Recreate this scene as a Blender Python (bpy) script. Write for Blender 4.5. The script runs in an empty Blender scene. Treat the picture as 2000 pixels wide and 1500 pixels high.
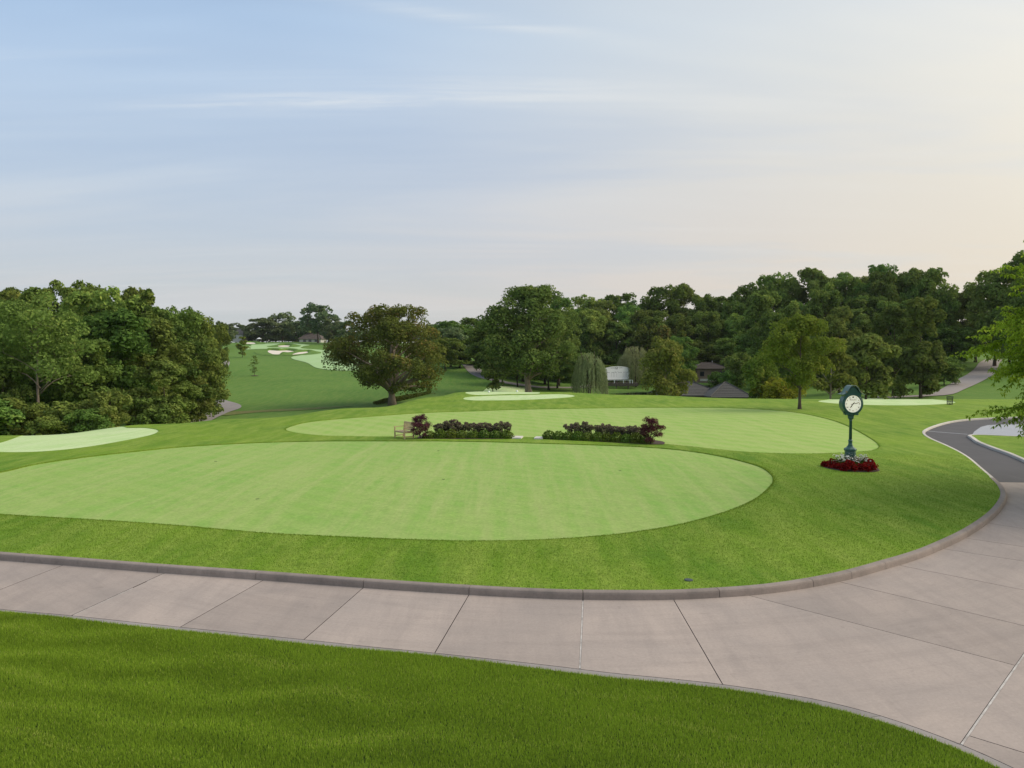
import bpy, bmesh, math, random
import numpy as np
from mathutils import Vector, Matrix
from mathutils.geometry import delaunay_2d_cdt

SC = bpy.context.scene
COL = SC.collection
R = math.radians
RNG = np.random.default_rng(7)
random.seed(7)

# ------------------------------------------------------------------ camera
CAMZ, F, CX, CY, HORIZ = 5.4, 1500.0, 1000.0, 750.0, 690.0
PITCH = math.atan((CY - HORIZ) / F)
cam = bpy.data.cameras.new('camera'); camo = bpy.data.objects.new('camera', cam); COL.objects.link(camo)
cam.sensor_width = 36; cam.lens = 27.0; cam.clip_start = 0.1; cam.clip_end = 6000
camo.location = (0, 0, CAMZ); camo.rotation_euler = (math.pi / 2 - PITCH, 0, 0)
SC.camera = camo

# ------------------------------------------------------------------ sky, sun, exposure
HAZE = 0.00006
SUN_AZ, SUN_EL = R(82), R(36)
sunv = Vector((math.sin(SUN_AZ) * math.cos(SUN_EL), math.cos(SUN_AZ) * math.cos(SUN_EL), math.sin(SUN_EL)))
SC.view_settings.view_transform = 'Standard'; SC.view_settings.look = 'None'
SC.view_settings.exposure = 0.0; SC.view_settings.gamma = 1; SC.view_settings.use_curve_mapping = False
w = bpy.data.worlds.new('World'); SC.world = w; w.use_nodes = True
nt = w.node_tree; nt.nodes.clear()
def N(t, typ, **kw):
    n = t.nodes.new(typ)
    for k, v in kw.items():
        if k.startswith('i_'):
            key = k[2:]
            n.inputs[int(key) if key.isdigit() else key.replace('_', ' ')].default_value = v
        else: setattr(n, k, v)
    return n
def math_n(t, op, a=None, b=None, c=None, clamp=False):
    n = t.nodes.new('ShaderNodeMath'); n.operation = op; n.use_clamp = clamp
    for i, v in enumerate((a, b, c)):
        if v is None: continue
        if isinstance(v, (int, float)): n.inputs[i].default_value = v
        else: t.links.new(v, n.inputs[i])
    return n.outputs[0]
def ramp(t, fac, stops, interp='LINEAR'):
    n = t.nodes.new('ShaderNodeValToRGB'); n.color_ramp.interpolation = interp
    e = n.color_ramp.elements
    while len(e) < len(stops): e.new(0.5)
    for el, (p, c) in zip(e, stops):
        el.position = p
        el.color = (c, c, c, 1) if isinstance(c, (int, float)) else (*c, 1)
    t.links.new(fac, n.inputs[0]); return n.outputs[0]
def mixc(t, fac, a, b, mode='MIX'):
    n = t.nodes.new('ShaderNodeMix'); n.data_type = 'RGBA'; n.blend_type = mode
    for sock, v in ((n.inputs[0], fac), (n.inputs[6], a), (n.inputs[7], b)):
        if isinstance(v, (int, float)): sock.default_value = v
        elif isinstance(v, (tuple, list)): sock.default_value = (*v, 1) if len(v) == 3 else v
        else: t.links.new(v, sock)
    return n.outputs[2]
def build_world():
    t = nt
    sky = N(t, 'ShaderNodeTexSky', sky_type='NISHITA', sun_disc=False, sun_elevation=SUN_EL, sun_rotation=SUN_AZ,
            air_density=1.0, dust_density=1.5, ozone_density=1.5)
    skyc = mixc(t, 1.0, sky.outputs[0], (0.100, 0.120, 0.142), 'MULTIPLY')
    tc = N(t, 'ShaderNodeTexCoord'); d = tc.outputs['Generated']
    sep = N(t, 'ShaderNodeSeparateXYZ'); t.links.new(d, sep.inputs[0])
    z = math_n(t, 'MAXIMUM', sep.outputs[2], 0.0)
    # direction to the veiled sun
    vm = N(t, 'ShaderNodeVectorMath', operation='DOT_PRODUCT'); t.links.new(d, vm.inputs[0]); vm.inputs[1].default_value = sunv
    a = math_n(t, 'MULTIPLY_ADD', vm.outputs['Value'], 0.5, 0.5, True)
    v_hi = ramp(t, a, [(0.38, (.52, .71, .95)), (0.58, (.55, .70, .88)), (0.70, (.65, .73, .80)), (0.79, (.75, .785, .79)), (0.88, (.91, .895, .83)), (1.0, (1.05, 1.0, .92))])
    v_lo = ramp(t, a, [(0.30, (.585, .625, .665)), (0.48, (.63, .64, .645)), (0.60, (.685, .65, .62)), (0.72, (.75, .685, .605)), (0.80, (.83, .75, .62)), (0.88, (.98, .89, .70)), (1.0, (1.1, 1.0, .85))])
    veil = mixc(t, ramp(t, z, [(0.08, 0.0), (0.38, 1.0)]), v_lo, v_hi)
    # thin high cloud, laid out on a plane far overhead
    inv = math_n(t, 'DIVIDE', 1.0, math_n(t, 'ADD', z, 0.09))
    cx = math_n(t, 'MULTIPLY', sep.outputs[0], inv); cy = math_n(t, 'MULTIPLY', sep.outputs[1], inv)
    cmb = N(t, 'ShaderNodeCombineXYZ'); t.links.new(cx, cmb.inputs[0]); t.links.new(cy, cmb.inputs[1])
    def cirrus(scale, rot, sx, sy, detail, lo, hi, off):
        mp = N(t, 'ShaderNodeMapping'); t.links.new(cmb.outputs[0], mp.inputs[0])
        mp.inputs['Rotation'].default_value = (0, 0, R(rot)); mp.inputs['Scale'].default_value = (sx, sy, 1); mp.inputs['Location'].default_value = off
        nz = N(t, 'ShaderNodeTexNoise'); t.links.new(mp.outputs[0], nz.inputs['Vector'])
        nz.inputs['Scale'].default_value = scale; nz.inputs['Detail'].default_value = detail; nz.inputs['Roughness'].default_value = 0.62; nz.inputs['Distortion'].default_value = 0.6
        return ramp(t, nz.outputs[0], [(lo, 0.0), (hi, 1.0)], 'EASE')
    broad = cirrus(0.5, 14, 0.45, 1.3, 4, 0.34, 0.72, (3.1, 1.7, 0))
    fine = cirrus(1.0, 6, 0.35, 2.6, 7, 0.50, 0.80, (2.9, 8.1, 0))
    # veil thickness: thick near the horizon and towards the sun
    fz = ramp(t, z, [(0.0, 0.98), (0.10, 0.95), (0.22, 0.86), (0.40, 0.72), (0.8, 0.55)])
    fs = ramp(t, a, [(0.55, 0.0), (0.93, 0.75)])
    f1 = math_n(t, 'ADD', fz, math_n(t, 'MULTIPLY', fs, math_n(t, 'SUBTRACT', 1.0, fz)), None, True)
    f2 = math_n(t, 'ADD', f1, math_n(t, 'MULTIPLY', math_n(t, 'SUBTRACT', broad, 0.45), 0.30), None, True)
    c = mixc(t, f2, skyc, veil)
    bright = mixc(t, 0.5, veil, (0.86, 0.86, 0.84))
    c = mixc(t, math_n(t, 'MULTIPLY', fine, 0.36), c, bright)
    # one long streak of cirrus and a short wisp, on the same far plane
    warp = N(t, 'ShaderNodeTexNoise'); t.links.new(cmb.outputs[0], warp.inputs['Vector']); warp.inputs['Scale'].default_value = 3.0; warp.inputs['Detail'].default_value = 5
    def streak(y0, slope, wd, x0, x1, amt):
        yy = math_n(t, 'SUBTRACT', math_n(t, 'SUBTRACT', cy, y0), math_n(t, 'MULTIPLY', cx, slope))
        yy = math_n(t, 'ADD', yy, math_n(t, 'MULTIPLY', math_n(t, 'SUBTRACT', warp.outputs[0], 0.5), wd * 2.2))
        g_ = math_n(t, 'POWER', 2.718, math_n(t, 'MULTIPLY', math_n(t, 'POWER', math_n(t, 'DIVIDE', math_n(t, 'ABSOLUTE', yy), wd), 2.0), -1.0))
        mx = N(t, 'ShaderNodeMapRange', interpolation_type='SMOOTHSTEP'); t.links.new(cx, mx.inputs[0]); mx.inputs[1].default_value = x0; mx.inputs[2].default_value = x0 + .6
        mx2 = N(t, 'ShaderNodeMapRange', interpolation_type='SMOOTHSTEP'); t.links.new(cx, mx2.inputs[0]); mx2.inputs[1].default_value = x1; mx2.inputs[2].default_value = x1 - .6
        tex = cirrus(2.2, 4, .6, 6.0, 6, .30, .70, (1.7, .3, 0))
        return math_n(t, 'MULTIPLY', math_n(t, 'MULTIPLY', math_n(t, 'MULTIPLY', g_, mx.outputs[0]), mx2.outputs[0]), math_n(t, 'MULTIPLY', tex, amt))
    for a_ in ((2.37, 0.0, .045, -1.35, .55, .95), (2.30, -.05, .06, -.9, .75, .5), (1.93, .30, .035, -.75, .55, .55), (2.33, .12, .03, .15, 1.0, .6)):
        c = mixc(t, streak(*a_), c, bright)
    bg = N(t, 'ShaderNodeBackground'); t.links.new(c, bg.inputs[0]); bg.inputs[1].default_value = 1.0
    out = N(t, 'ShaderNodeOutputWorld'); t.links.new(bg.outputs[0], out.inputs[0])
build_world()
sl = bpy.data.lights.new('sun', 'SUN'); sl.energy = 2.6; sl.angle = R(45); sl.color = (1.0, 0.90, 0.74)
slo = bpy.data.objects.new('sun', sl); COL.objects.link(slo); slo.rotation_euler = sunv.to_track_quat('Z', 'Y').to_euler(); slo.location = (60, 40, 60)
SC.cycles.max_bounces = 5; SC.cycles.diffuse_bounces = 2; SC.cycles.glossy_bounces = 2; SC.cycles.transmission_bounces = 3
SC.cycles.volume_bounces = 0; SC.cycles.transparent_max_bounces = 4; SC.cycles.use_denoising = True

# ------------------------------------------------------------------ terrain function
def smooth(t): t = np.clip(t, 0, 1); return t * t * (3 - 2 * t)
# columns: tangent of the bearing -> profile of (distance, height); plateau at 0
COLS = [
 (-2.2, 40, [(0, 0), (40, 0), (62, -3.2), (110, -4.0), (220, 2), (450, 10), (700, 12), (3000, 12)]),
 (-0.667, 48.5, [(0, 0), (48.5, 0), (62, -2.4), (85, -4.2), (120, -3.6), (220, 3), (450, 11), (700, 12), (3000, 12)]),
 (-0.467, 57, [(0, 0), (57, 0), (70, -2.2), (95, -4.0), (125, -3.4), (220, 2.5), (450, 11.4), (700, 12), (3000, 12)]),
 (-0.367, 61, [(0, 0), (61, 0), (74, -1.7), (92, -3.0), (112, -3.0), (200, 1.4), (290, 5.45), (350, 8.4), (432, 11.9), (520, 12), (3000, 12)]),
 (-0.2, 73, [(0, 0), (73, 0), (86, -1.3), (100, -2.7), (116, -2.9), (200, 1.0), (290, 5.45), (350, 8.4), (432, 11.9), (520, 12), (3000, 12)]),
 (-0.1, 90, [(0, 0), (90, 0.05), (104, -1.2), (122, -2.5), (150, -0.8), (190, 2.2), (290, 6.5), (450, 11.5), (3000, 12)]),
 (-0.066, 95, [(0, 0), (70, 0), (95, 0.40), (107, -0.6), (124, -2.4), (150, -1.2), (188, 2.0), (290, 6.7), (450, 11.5), (3000, 12)]),
 (-0.04, 97, [(0, 0), (72, 0), (97, 0.4), (108, -0.5), (125, -2.3), (150, -1.6), (185, 1.8), (290, 7), (450, 11.5), (3000, 12)]),
 (0.05, 98, [(0, 0), (74, 0), (97, 0.4), (108, -0.7), (128, -3.2), (155, -3.1), (176, -2.0), (200, -1.4), (230, 2), (300, 6), (450, 11), (3000, 12)]),
 (0.16, 97, [(0, 0), (97, -0.1), (108, -1.0), (124, -3.3), (158, -3.2), (176, -2.1), (200, -1.6), (230, 2), (300, 6), (450, 11), (3000, 12)]),
 (0.30, 90, [(0, 0), (90, -0.1), (104, -1.4), (122, -3.0), (150, -2.2), (190, 0), (260, 4.5), (450, 11), (3000, 12)]),
 (0.47, 87, [(0, 0), (87, 0), (100, -1.2), (116, -1.9), (140, -1.0), (180, 1.2), (260, 5), (450, 11), (3000, 12)]),
 (0.58, 86, [(0, 0), (86, 0), (98, -0.9), (112, -1.3), (140, 0.3), (172, 2.8), (240, 7), (450, 11), (3000, 12)]),
 (0.80, 84, [(0, 0), (84, 0), (98, -0.6), (112, -0.8), (140, 1.2), (172, 3.6), (240, 7), (450, 11), (3000, 12)]),
 (2.4, 70, [(0, 0), (70, 0), (98, 0), (172, 3), (240, 7), (450, 11), (3000, 12)])]
CU = np.array([c[0] for c in COLS]); CR = np.array([c[1] for c in COLS])
CPY = [np.array([p[0] for p in c[2]], float) for c in COLS]; CPZ = [np.array([p[1] for p in c[2]], float) for c in COLS]
def crest(x, y): return np.interp(np.asarray(x, float) / np.maximum(y, 14.0), CU, CR)
def base(x, y):
    x = np.asarray(x, float); y = np.asarray(y, float)
    u = np.clip(x / np.maximum(y, 14.0), CU[0], CU[-1] - 1e-6)
    k = np.clip(np.searchsorted(CU, u, side='right') - 1, 0, len(CU) - 2)
    fr = smooth((u - CU[k]) / (CU[k + 1] - CU[k]))
    yy = np.maximum(y, 0.0)
    allz = np.zeros((len(COLS),) + x.shape)
    for i in range(len(COLS)):
        s = 0
        for q in (-0.06, -0.03, 0, 0.03, 0.06): s = s + np.interp(yy * (1 + q), CPY[i], CPZ[i])
        allz[i] = s / 5
    za = np.take_along_axis(allz, k[None], 0)[0]; zb = np.take_along_axis(allz, (k + 1)[None], 0)[0]
    z = za * (1 - fr) + zb * fr
    far = smooth((yy - 105) / 60)
    return z + far * (0.35 * np.sin(x * .045 + 1) * np.sin(yy * .05) + 0.15 * np.sin(x * .11 + yy * .08))
def ray(px, py):
    dx = (px - CX) / F; dz = -(py - CY) / F
    c, s = math.cos(PITCH), math.sin(PITCH)
    return np.array([dx, c + dz * s, dz * c - s])
def on_plane(px, py, z=0.0):
    r = ray(px, py); t = (z - CAMZ) / r[2]; return (r[0] * t, r[1] * t)
TS = np.concatenate([np.arange(6, 130, 0.05), np.arange(130, 1200, 0.4)])
def hit(px, py, zf):
    r = ray(px, py); x = r[0] * TS; y = r[1] * TS; z = CAMZ + r[2] * TS
    d = z - zf(x, y); i = np.argmax(d < 0)
    if not (d < 0).any(): i = len(TS) - 1
    return (float(x[i]), float(y[i]))
def at_depth(px, y):  # world x for a picture column at forward distance y
    return (px - CX) / F * y
def z_at(py, y):      # world height for a picture row at forward distance y
    dz = -(py - CY) / F; c, s = math.cos(PITCH), math.sin(PITCH)
    return CAMZ + y * (dz * c - s) / (c + dz * s)
def catmull(P, step, closed=False):
    P = [np.array(p, float) for p in P]; n = len(P); out = []
    rng = range(n if closed else n - 1)
    for i in rng:
        p1, p2 = P[i], P[(i + 1) % n]
        p0 = P[(i - 1) % n] if closed or i > 0 else 2 * p1 - p2
        p3 = P[(i + 2) % n] if closed or i + 2 < n else 2 * p2 - p1
        m = max(1, int(np.linalg.norm(p2 - p1) / step))
        # centripetal-like damping
        t1 = (p2 - p0) * 0.5; t2 = (p3 - p1) * 0.5; L = np.linalg.norm(p2 - p1)
        for T in (t1, t2):
            l = np.linalg.norm(T)
            if l > 1.3 * L: T *= 1.3 * L / l
        for j in range(m):
            t = j / m; t_2, t_3 = t * t, t * t * t
            out.append((2*t_3-3*t_2+1)*p1 + (t_3-2*t_2+t)*t1 + (-2*t_3+3*t_2)*p2 + (t_3-t_2)*t2)
    if not closed: out.append(P[-1])
    return np.array(out)
def arclen(P): return np.concatenate([[0], np.cumsum(np.linalg.norm(np.diff(P, axis=0), axis=1))])
def at_s(P, S, s): return np.array([np.interp(s, S, P[:, 0]), np.interp(s, S, P[:, 1])])
def near_s(P, S, q): return S[np.argmin(((P - np.array(q)) ** 2).sum(1))]
def sub(P, S, a, b, step=0.25):
    n = max(2, int(abs(b - a) / step) + 1); return np.array([at_s(P, S, s) for s in np.linspace(a, b, n)])
def offs(P, d):   # offset polyline to its left by d
    T = np.gradient(P, axis=0); T /= np.linalg.norm(T, axis=1)[:, None] + 1e-9
    return P + d * np.stack([-T[:, 1], T[:, 0]], 1)
def seg_dist(X, Y, P):
    best = np.full(X.shape, 1e9)
    for i in range(len(P) - 1):
        a, b = P[i], P[i + 1]; ab = b - a; L = ab @ ab + 1e-9
        t = np.clip(((X - a[0]) * ab[0] + (Y - a[1]) * ab[1]) / L, 0, 1)
        best = np.minimum(best, np.hypot(X - a[0] - t * ab[0], Y - a[1] - t * ab[1]))
    return best
def inside(X, Y, P):
    X = np.asarray(X); Y = np.asarray(Y); r = np.zeros(X.shape, bool); j = len(P) - 1
    for i in range(len(P)):
        yi, yj, xi, xj = P[i][1], P[j][1], P[i][0], P[j][0]
        if yi != yj:
            c = ((yi > Y) != (yj > Y)) & (X < (xj - xi) * (Y - yi) / (yj - yi) + xi); r ^= c
        j = i
    return r

# ------------------------------------------------------------------ object helpers
def link(name, me, parent=None):
    o = bpy.data.objects.new(name, me); COL.objects.link(o)
    if parent is not None: o.parent = parent
    return o
def tag(o, label=None, cat=None, group=None, kind=None):
    if label: o['label'] = label
    if cat: o['category'] = cat
    if group: o['group'] = group
    if kind: o['kind'] = kind
    return o
def empty(name, loc, rz=0, scale=None):
    o = link(name, None); o.location = loc; o.rotation_euler = (0, 0, rz); o.empty_display_size = 0.2
    if scale: o.scale = scale
    return o
def np_mesh(name, V, Fc, mat=None, tint=None, smooth_=False):
    """V (n,3), Fc (m,k) index array"""
    me = bpy.data.meshes.new(name); V = np.asarray(V, np.float32); Fc = np.asarray(Fc, np.int32)
    m, k = Fc.shape
    me.vertices.add(len(V)); me.vertices.foreach_set('co', V.ravel())
    me.loops.add(m * k); me.loops.foreach_set('vertex_index', Fc.ravel())
    me.polygons.add(m); me.polygons.foreach_set('loop_start', np.arange(0, m * k, k, dtype=np.int32))
    if smooth_: me.polygons.foreach_set('use_smooth', np.ones(m, bool))
    me.update(calc_edges=True)
    if tint is not None:
        at = me.attributes.new('tint', 'FLOAT', 'FACE'); at.data.foreach_set('value', np.asarray(tint, np.float32))
    if mat: me.materials.append(mat)
    return me
class MB:
    def __init__(s): s.v = []; s.f = []; s.m = []
    def add(s, V, Fs, mi=0):
        o = len(s.v); s.v += [tuple(map(float, p)) for p in V]; s.f += [tuple(i + o for i in f) for f in Fs]; s.m += [mi] * len(Fs); return s
    def box(s, c, d, rz=0, ry=0, rx=0, mi=0, bev=0.0):
        M = Matrix.Translation(c) @ Matrix.Rotation(rz, 4, 'Z') @ Matrix.Rotation(ry, 4, 'Y') @ Matrix.Rotation(rx, 4, 'X')
        x, y, z = d[0] / 2, d[1] / 2, d[2] / 2
        V = [M @ Vector(p) for p in ((-x,-y,-z),(x,-y,-z),(x,y,-z),(-x,y,-z),(-x,-y,z),(x,-y,z),(x,y,z),(-x,y,z))]
        return s.add(V, [(0,3,2,1),(4,5,6,7),(0,1,5,4),(1,2,6,5),(2,3,7,6),(3,0,4,7)], mi)
    def bar(s, a, b, wd, ht, mi=0):
        a, b = Vector(a), Vector(b); d = b - a; L = d.length; q = d.to_track_quat('X', 'Z')
        M = Matrix.Translation((a + b) / 2) @ q.to_matrix().to_4x4(); x, y, z = L / 2, wd / 2, ht / 2
        V = [M @ Vector(p) for p in ((-x,-y,-z),(x,-y,-z),(x,y,-z),(-x,y,-z),(-x,-y,z),(x,-y,z),(x,y,z),(-x,y,z))]
        return s.add(V, [(0,3,2,1),(4,5,6,7),(0,1,5,4),(1,2,6,5),(2,3,7,6),(3,0,4,7)], mi)
    def tube(s, pts, rad, seg=8, cap=True, mi=0):
        pts = [Vector([float(q) for q in p]) for p in pts]; rad = [float(r) for r in rad]; n = len(pts); V = []; Fs = []
        for i, p in enumerate(pts):
            d = (pts[min(i + 1, n - 1)] - pts[max(i - 1, 0)]).normalized()
            a = d.cross(Vector((0, 1, 0)) if abs(d.y) < .9 else Vector((1, 0, 0))).normalized(); b = d.cross(a)
            for k in range(seg):
                th = 2 * math.pi * k / seg; V.append(p + rad[i] * (math.cos(th) * a + math.sin(th) * b))
        for i in range(n - 1):
            for k in range(seg):
                k2 = (k + 1) % seg; Fs.append((i*seg+k, i*seg+k2, (i+1)*seg+k2, (i+1)*seg+k))
        if cap: Fs.append(tuple(range(seg - 1, -1, -1))); Fs.append(tuple((n-1)*seg + k for k in range(seg)))
        return s.add(V, Fs, mi)
    def lathe(s, prof, seg=24, c=(0, 0, 0), mi=0, sq=None, rot=0):
        V = []; Fs = []; n = len(prof)
        for r, z in prof:
            for k in range(seg):
                th = 2 * math.pi * k / seg + rot; V.append((c[0] + r * math.cos(th), c[1] + r * math.sin(th), c[2] + z))
        for i in range(n - 1):
            for k in range(seg):
                k2 = (k + 1) % seg; Fs.append((i*seg+k, i*seg+k2, (i+1)*seg+k2, (i+1)*seg+k))
        Fs.append(tuple(range(seg - 1, -1, -1))); Fs.append(tuple((n-1)*seg + k for k in range(seg)))
        return s.add(V, Fs, mi)
    def prism(s, poly, d0, d1, axis='y', mi=0):   # poly in (x,z), extruded in y
        n = len(poly)
        if axis == 'y': V = [(p[0], d0, p[1]) for p in poly] + [(p[0], d1, p[1]) for p in poly]
        else: V = [(p[0], p[1], d0) for p in poly] + [(p[0], p[1], d1) for p in poly]
        Fs = [tuple(range(n)), tuple(range(2*n-1, n-1, -1))] + [(i, i + n, (i + 1) % n + n, (i + 1) % n) for i in range(n)]
        return s.add(V, Fs, mi)
    def mesh(s, name, mats, smooth_=False, fix=True):
        me = bpy.data.meshes.new(name); me.from_pydata(s.v, [], s.f)
        for m in (mats if isinstance(mats, (list, tuple)) else [mats]): me.materials.append(m)
        me.polygons.foreach_set('material_index', s.m)
        if fix:
            bm = bmesh.new(); bm.from_mesh(me); bmesh.ops.recalc_face_normals(bm, faces=bm.faces); bm.to_mesh(me); bm.free()
        if smooth_: me.polygons.foreach_set('use_smooth', [True] * len(me.polygons))
        me.update(); return me
    def build(s, name, mats, parent=None, smooth_=False, bevel=0):
        o = link(name, s.mesh(name, mats, smooth_), parent)
        if bevel:
            b = o.modifiers.new('bevel', 'BEVEL'); b.width = bevel; b.segments = 2; b.limit_method = 'ANGLE'
        return o

# ------------------------------------------------------------------ materials
def new_mat(name):
    m = bpy.data.materials.new(name); m.use_nodes = True; t = m.node_tree; t.nodes.clear()
    out = N(t, 'ShaderNodeOutputMaterial'); return m, t, out
def obj_co(t, scale=(1, 1, 1), rot=0):
    tc = N(t, 'ShaderNodeNewGeometry'); mp = N(t, 'ShaderNodeMapping'); t.links.new(tc.outputs['Position'], mp.inputs[0])
    mp.inputs['Scale'].default_value = scale; mp.inputs['Rotation'].default_value = (0, 0, rot); return mp.outputs[0]
def noise(t, vec, scale, detail=3, rough=0.55, dist=0.0):
    n = N(t, 'ShaderNodeTexNoise'); t.links.new(vec, n.inputs['Vector'])
    n.inputs['Scale'].default_value = scale; n.inputs['Detail'].default_value = detail; n.inputs['Roughness'].default_value = rough; n.inputs['Distortion'].default_value = dist
    return n.outputs[0]
def bsdf(t, out, col, rough=0.8, bump=None, bstr=0.3, bdist=0.02, metal=0.0, spec=0.3):
    b = N(t, 'ShaderNodeBsdfPrincipled')
    if isinstance(col, (tuple, list)): b.inputs['Base Color'].default_value = (*col, 1)
    else: t.links.new(col, b.inputs['Base Color'])
    if isinstance(rough, (int, float)): b.inputs['Roughness'].default_value = rough
    else: t.links.new(rough, b.inputs['Roughness'])
    b.inputs['Metallic'].default_value = metal; b.inputs['Specular IOR Level'].default_value = spec
    if bump is not None:
        bp = N(t, 'ShaderNodeBump'); t.links.new(bump, bp.inputs['Height']); bp.inputs['Strength'].default_value = bstr; bp.inputs['Distance'].default_value = bdist
        t.links.new(bp.outputs[0], b.inputs['Normal'])
    t.links.new(b.outputs[0], out.inputs[0]); return b
def plain(name, c, c2=None, scale=8, rough=0.6, bump=0.0, metal=0.0, spec=0.4, detail=4, space='pos', stretch=(1, 1, 1)):
    m, t, out = new_mat(name)
    if space == 'pos': v = obj_co(t, stretch)
    else:
        tc = N(t, 'ShaderNodeTexCoord'); mp = N(t, 'ShaderNodeMapping'); t.links.new(tc.outputs['Object'], mp.inputs[0]); mp.inputs['Scale'].default_value = stretch; v = mp.outputs[0]
    nz = noise(t, v, scale, detail)
    c2 = c2 or tuple(x * 0.8 for x in c)
    col = mixc(t, ramp(t, nz, [(0.3, 0.0), (0.7, 1.0)]), c, c2)
    bsdf(t, out, col, rough, nz if bump else None, bump, 0.01, metal, spec); return m
def turf(name, c_a, c_b, c_c, streak_rot=0.0, streak=0.35, fine=18.0, fstr=0.5, bump=0.6, big=0.16, stretch=0.25, mow=0.0, mow_w=1.0, bdist=0.05, tracks=None):
    """mown grass: broad patches, mowing streaks, blade-scale speckle"""
    m, t, out = new_mat(name)
    p = obj_co(t)
    a = noise(t, p, big, 4, 0.6, 0.4)
    ps = obj_co(t, (1, stretch, 1), streak_rot); b = noise(t, ps, 1.6, 5, 0.65)
    f = noise(t, p, fine, 3, 0.7); f2 = noise(t, p, fine * 0.28, 4, 0.7)
    col = mixc(t, ramp(t, a, [(0.35, 0.0), (0.65, 1.0)]), c_a, c_b)
    col = mixc(t, math_n(t, 'MULTIPLY', ramp(t, b, [(0.40, 0.0), (0.68, 1.0)]), streak), col, c_c)
    if mow:
        sp = N(t, 'ShaderNodeSeparateXYZ'); t.links.new(obj_co(t, (1, 1, 1), streak_rot), sp.inputs[0])
        wob = math_n(t, 'MULTIPLY_ADD', a, 0.8, sp.outputs[0])
        sn = math_n(t, 'SINE', math_n(t, 'MULTIPLY', wob, math.pi / mow_w))
        sn = ramp(t, math_n(t, 'MULTIPLY_ADD', sn, 0.5, 0.5), [(0.3, 0.0), (0.7, 1.0)])
        col = mixc(t, math_n(t, 'MULTIPLY', sn, mow), col, c_c)
    sh = math_n(t, 'MULTIPLY_ADD', math_n(t, 'ADD', math_n(t, 'MULTIPLY', f, 0.65), math_n(t, 'MULTIPLY', f2, 0.35)), fstr * 2, 1 - fstr)
    if tracks:
        tx, ty, r0 = tracks
        sx = N(t, 'ShaderNodeSeparateXYZ'); t.links.new(p, sx.inputs[0])
        ddx = math_n(t, 'SUBTRACT', sx.outputs[0], tx); ddy = math_n(t, 'MULTIPLY', math_n(t, 'SUBTRACT', sx.outputs[1], ty), 0.55)
        rr = math_n(t, 'SQRT', math_n(t, 'ADD', math_n(t, 'MULTIPLY', ddx, ddx), math_n(t, 'MULTIPLY', ddy, ddy)))
        rr = math_n(t, 'ADD', rr, math_n(t, 'MULTIPLY', noise(t, p, 0.5, 2), 0.35))
        fr = math_n(t, 'ABSOLUTE', math_n(t, 'SUBTRACT', math_n(t, 'FRACT', math_n(t, 'MULTIPLY', rr, 0.95)), 0.5))
        ln = ramp(t, fr, [(0.0, 1.0), (0.05, 0.0)])
        msk = math_n(t, 'MULTIPLY', ramp(t, math_n(t, 'DIVIDE', math_n(t, 'SUBTRACT', ddx, r0), 8.0), [(0.0, 0.0), (0.8, 1.0)]), ramp(t, noise(t, p, 1.2, 3), [(0.35, 0.0), (0.6, 1.0)]))
        col = mixc(t, math_n(t, 'MULTIPLY', math_n(t, 'MULTIPLY', ln, msk), 0.45), col, tuple(x * 0.5 for x in c_b))
    mul = N(t, 'ShaderNodeVectorMath', operation='SCALE'); t.links.new(col, mul.inputs[0]); t.links.new(sh, mul.inputs['Scale'])
    bsdf(t, out, mul.outputs[0], 0.9, f, bump, bdist, 0, 0.15); return m
def leaf_mat(name, c_lo, c_hi, c_warm=None, transl=0.3, rough=0.6, objvar=0.32, huevar=0.05):
    m, t, out = new_mat(name)
    at = N(t, 'ShaderNodeAttribute', attribute_name='tint')
    oi = N(t, 'ShaderNodeObjectInfo')
    col = mixc(t, at.outputs['Fac'], c_lo, c_hi)
    if c_warm:
        wf = ramp(t, at.outputs['Fac'], [(0.72, 0.0), (0.95, 1.0)]); col = mixc(t, math_n(t, 'MULTIPLY', wf, 0.8), col, c_warm)
    hs = N(t, 'ShaderNodeHueSaturation'); t.links.new(col, hs.inputs['Color'])
    t.links.new(math_n(t, 'MULTIPLY_ADD', oi.outputs['Random'], huevar, 0.503 - huevar * .8), hs.inputs['Hue'])
    rnd2 = math_n(t, 'FRACT', math_n(t, 'MULTIPLY', oi.outputs['Random'], 7.13))
    t.links.new(math_n(t, 'MULTIPLY_ADD', rnd2, objvar * 2, 1 - objvar), hs.inputs['Value'])
    hs.inputs['Saturation'].default_value = 1.0
    d = N(t, 'ShaderNodeBsdfDiffuse'); t.links.new(hs.outputs[0], d.inputs[0])
    tr = N(t, 'ShaderNodeBsdfTranslucent'); t.links.new(hs.outputs[0], tr.inputs[0])
    mx = N(t, 'ShaderNodeMixShader'); mx.inputs[0].default_value = transl
    t.links.new(d.outputs[0], mx.inputs[1]); t.links.new(tr.outputs[0], mx.inputs[2])
    t.links.new(mx.outputs[0], out.inputs[0]); return m
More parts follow.
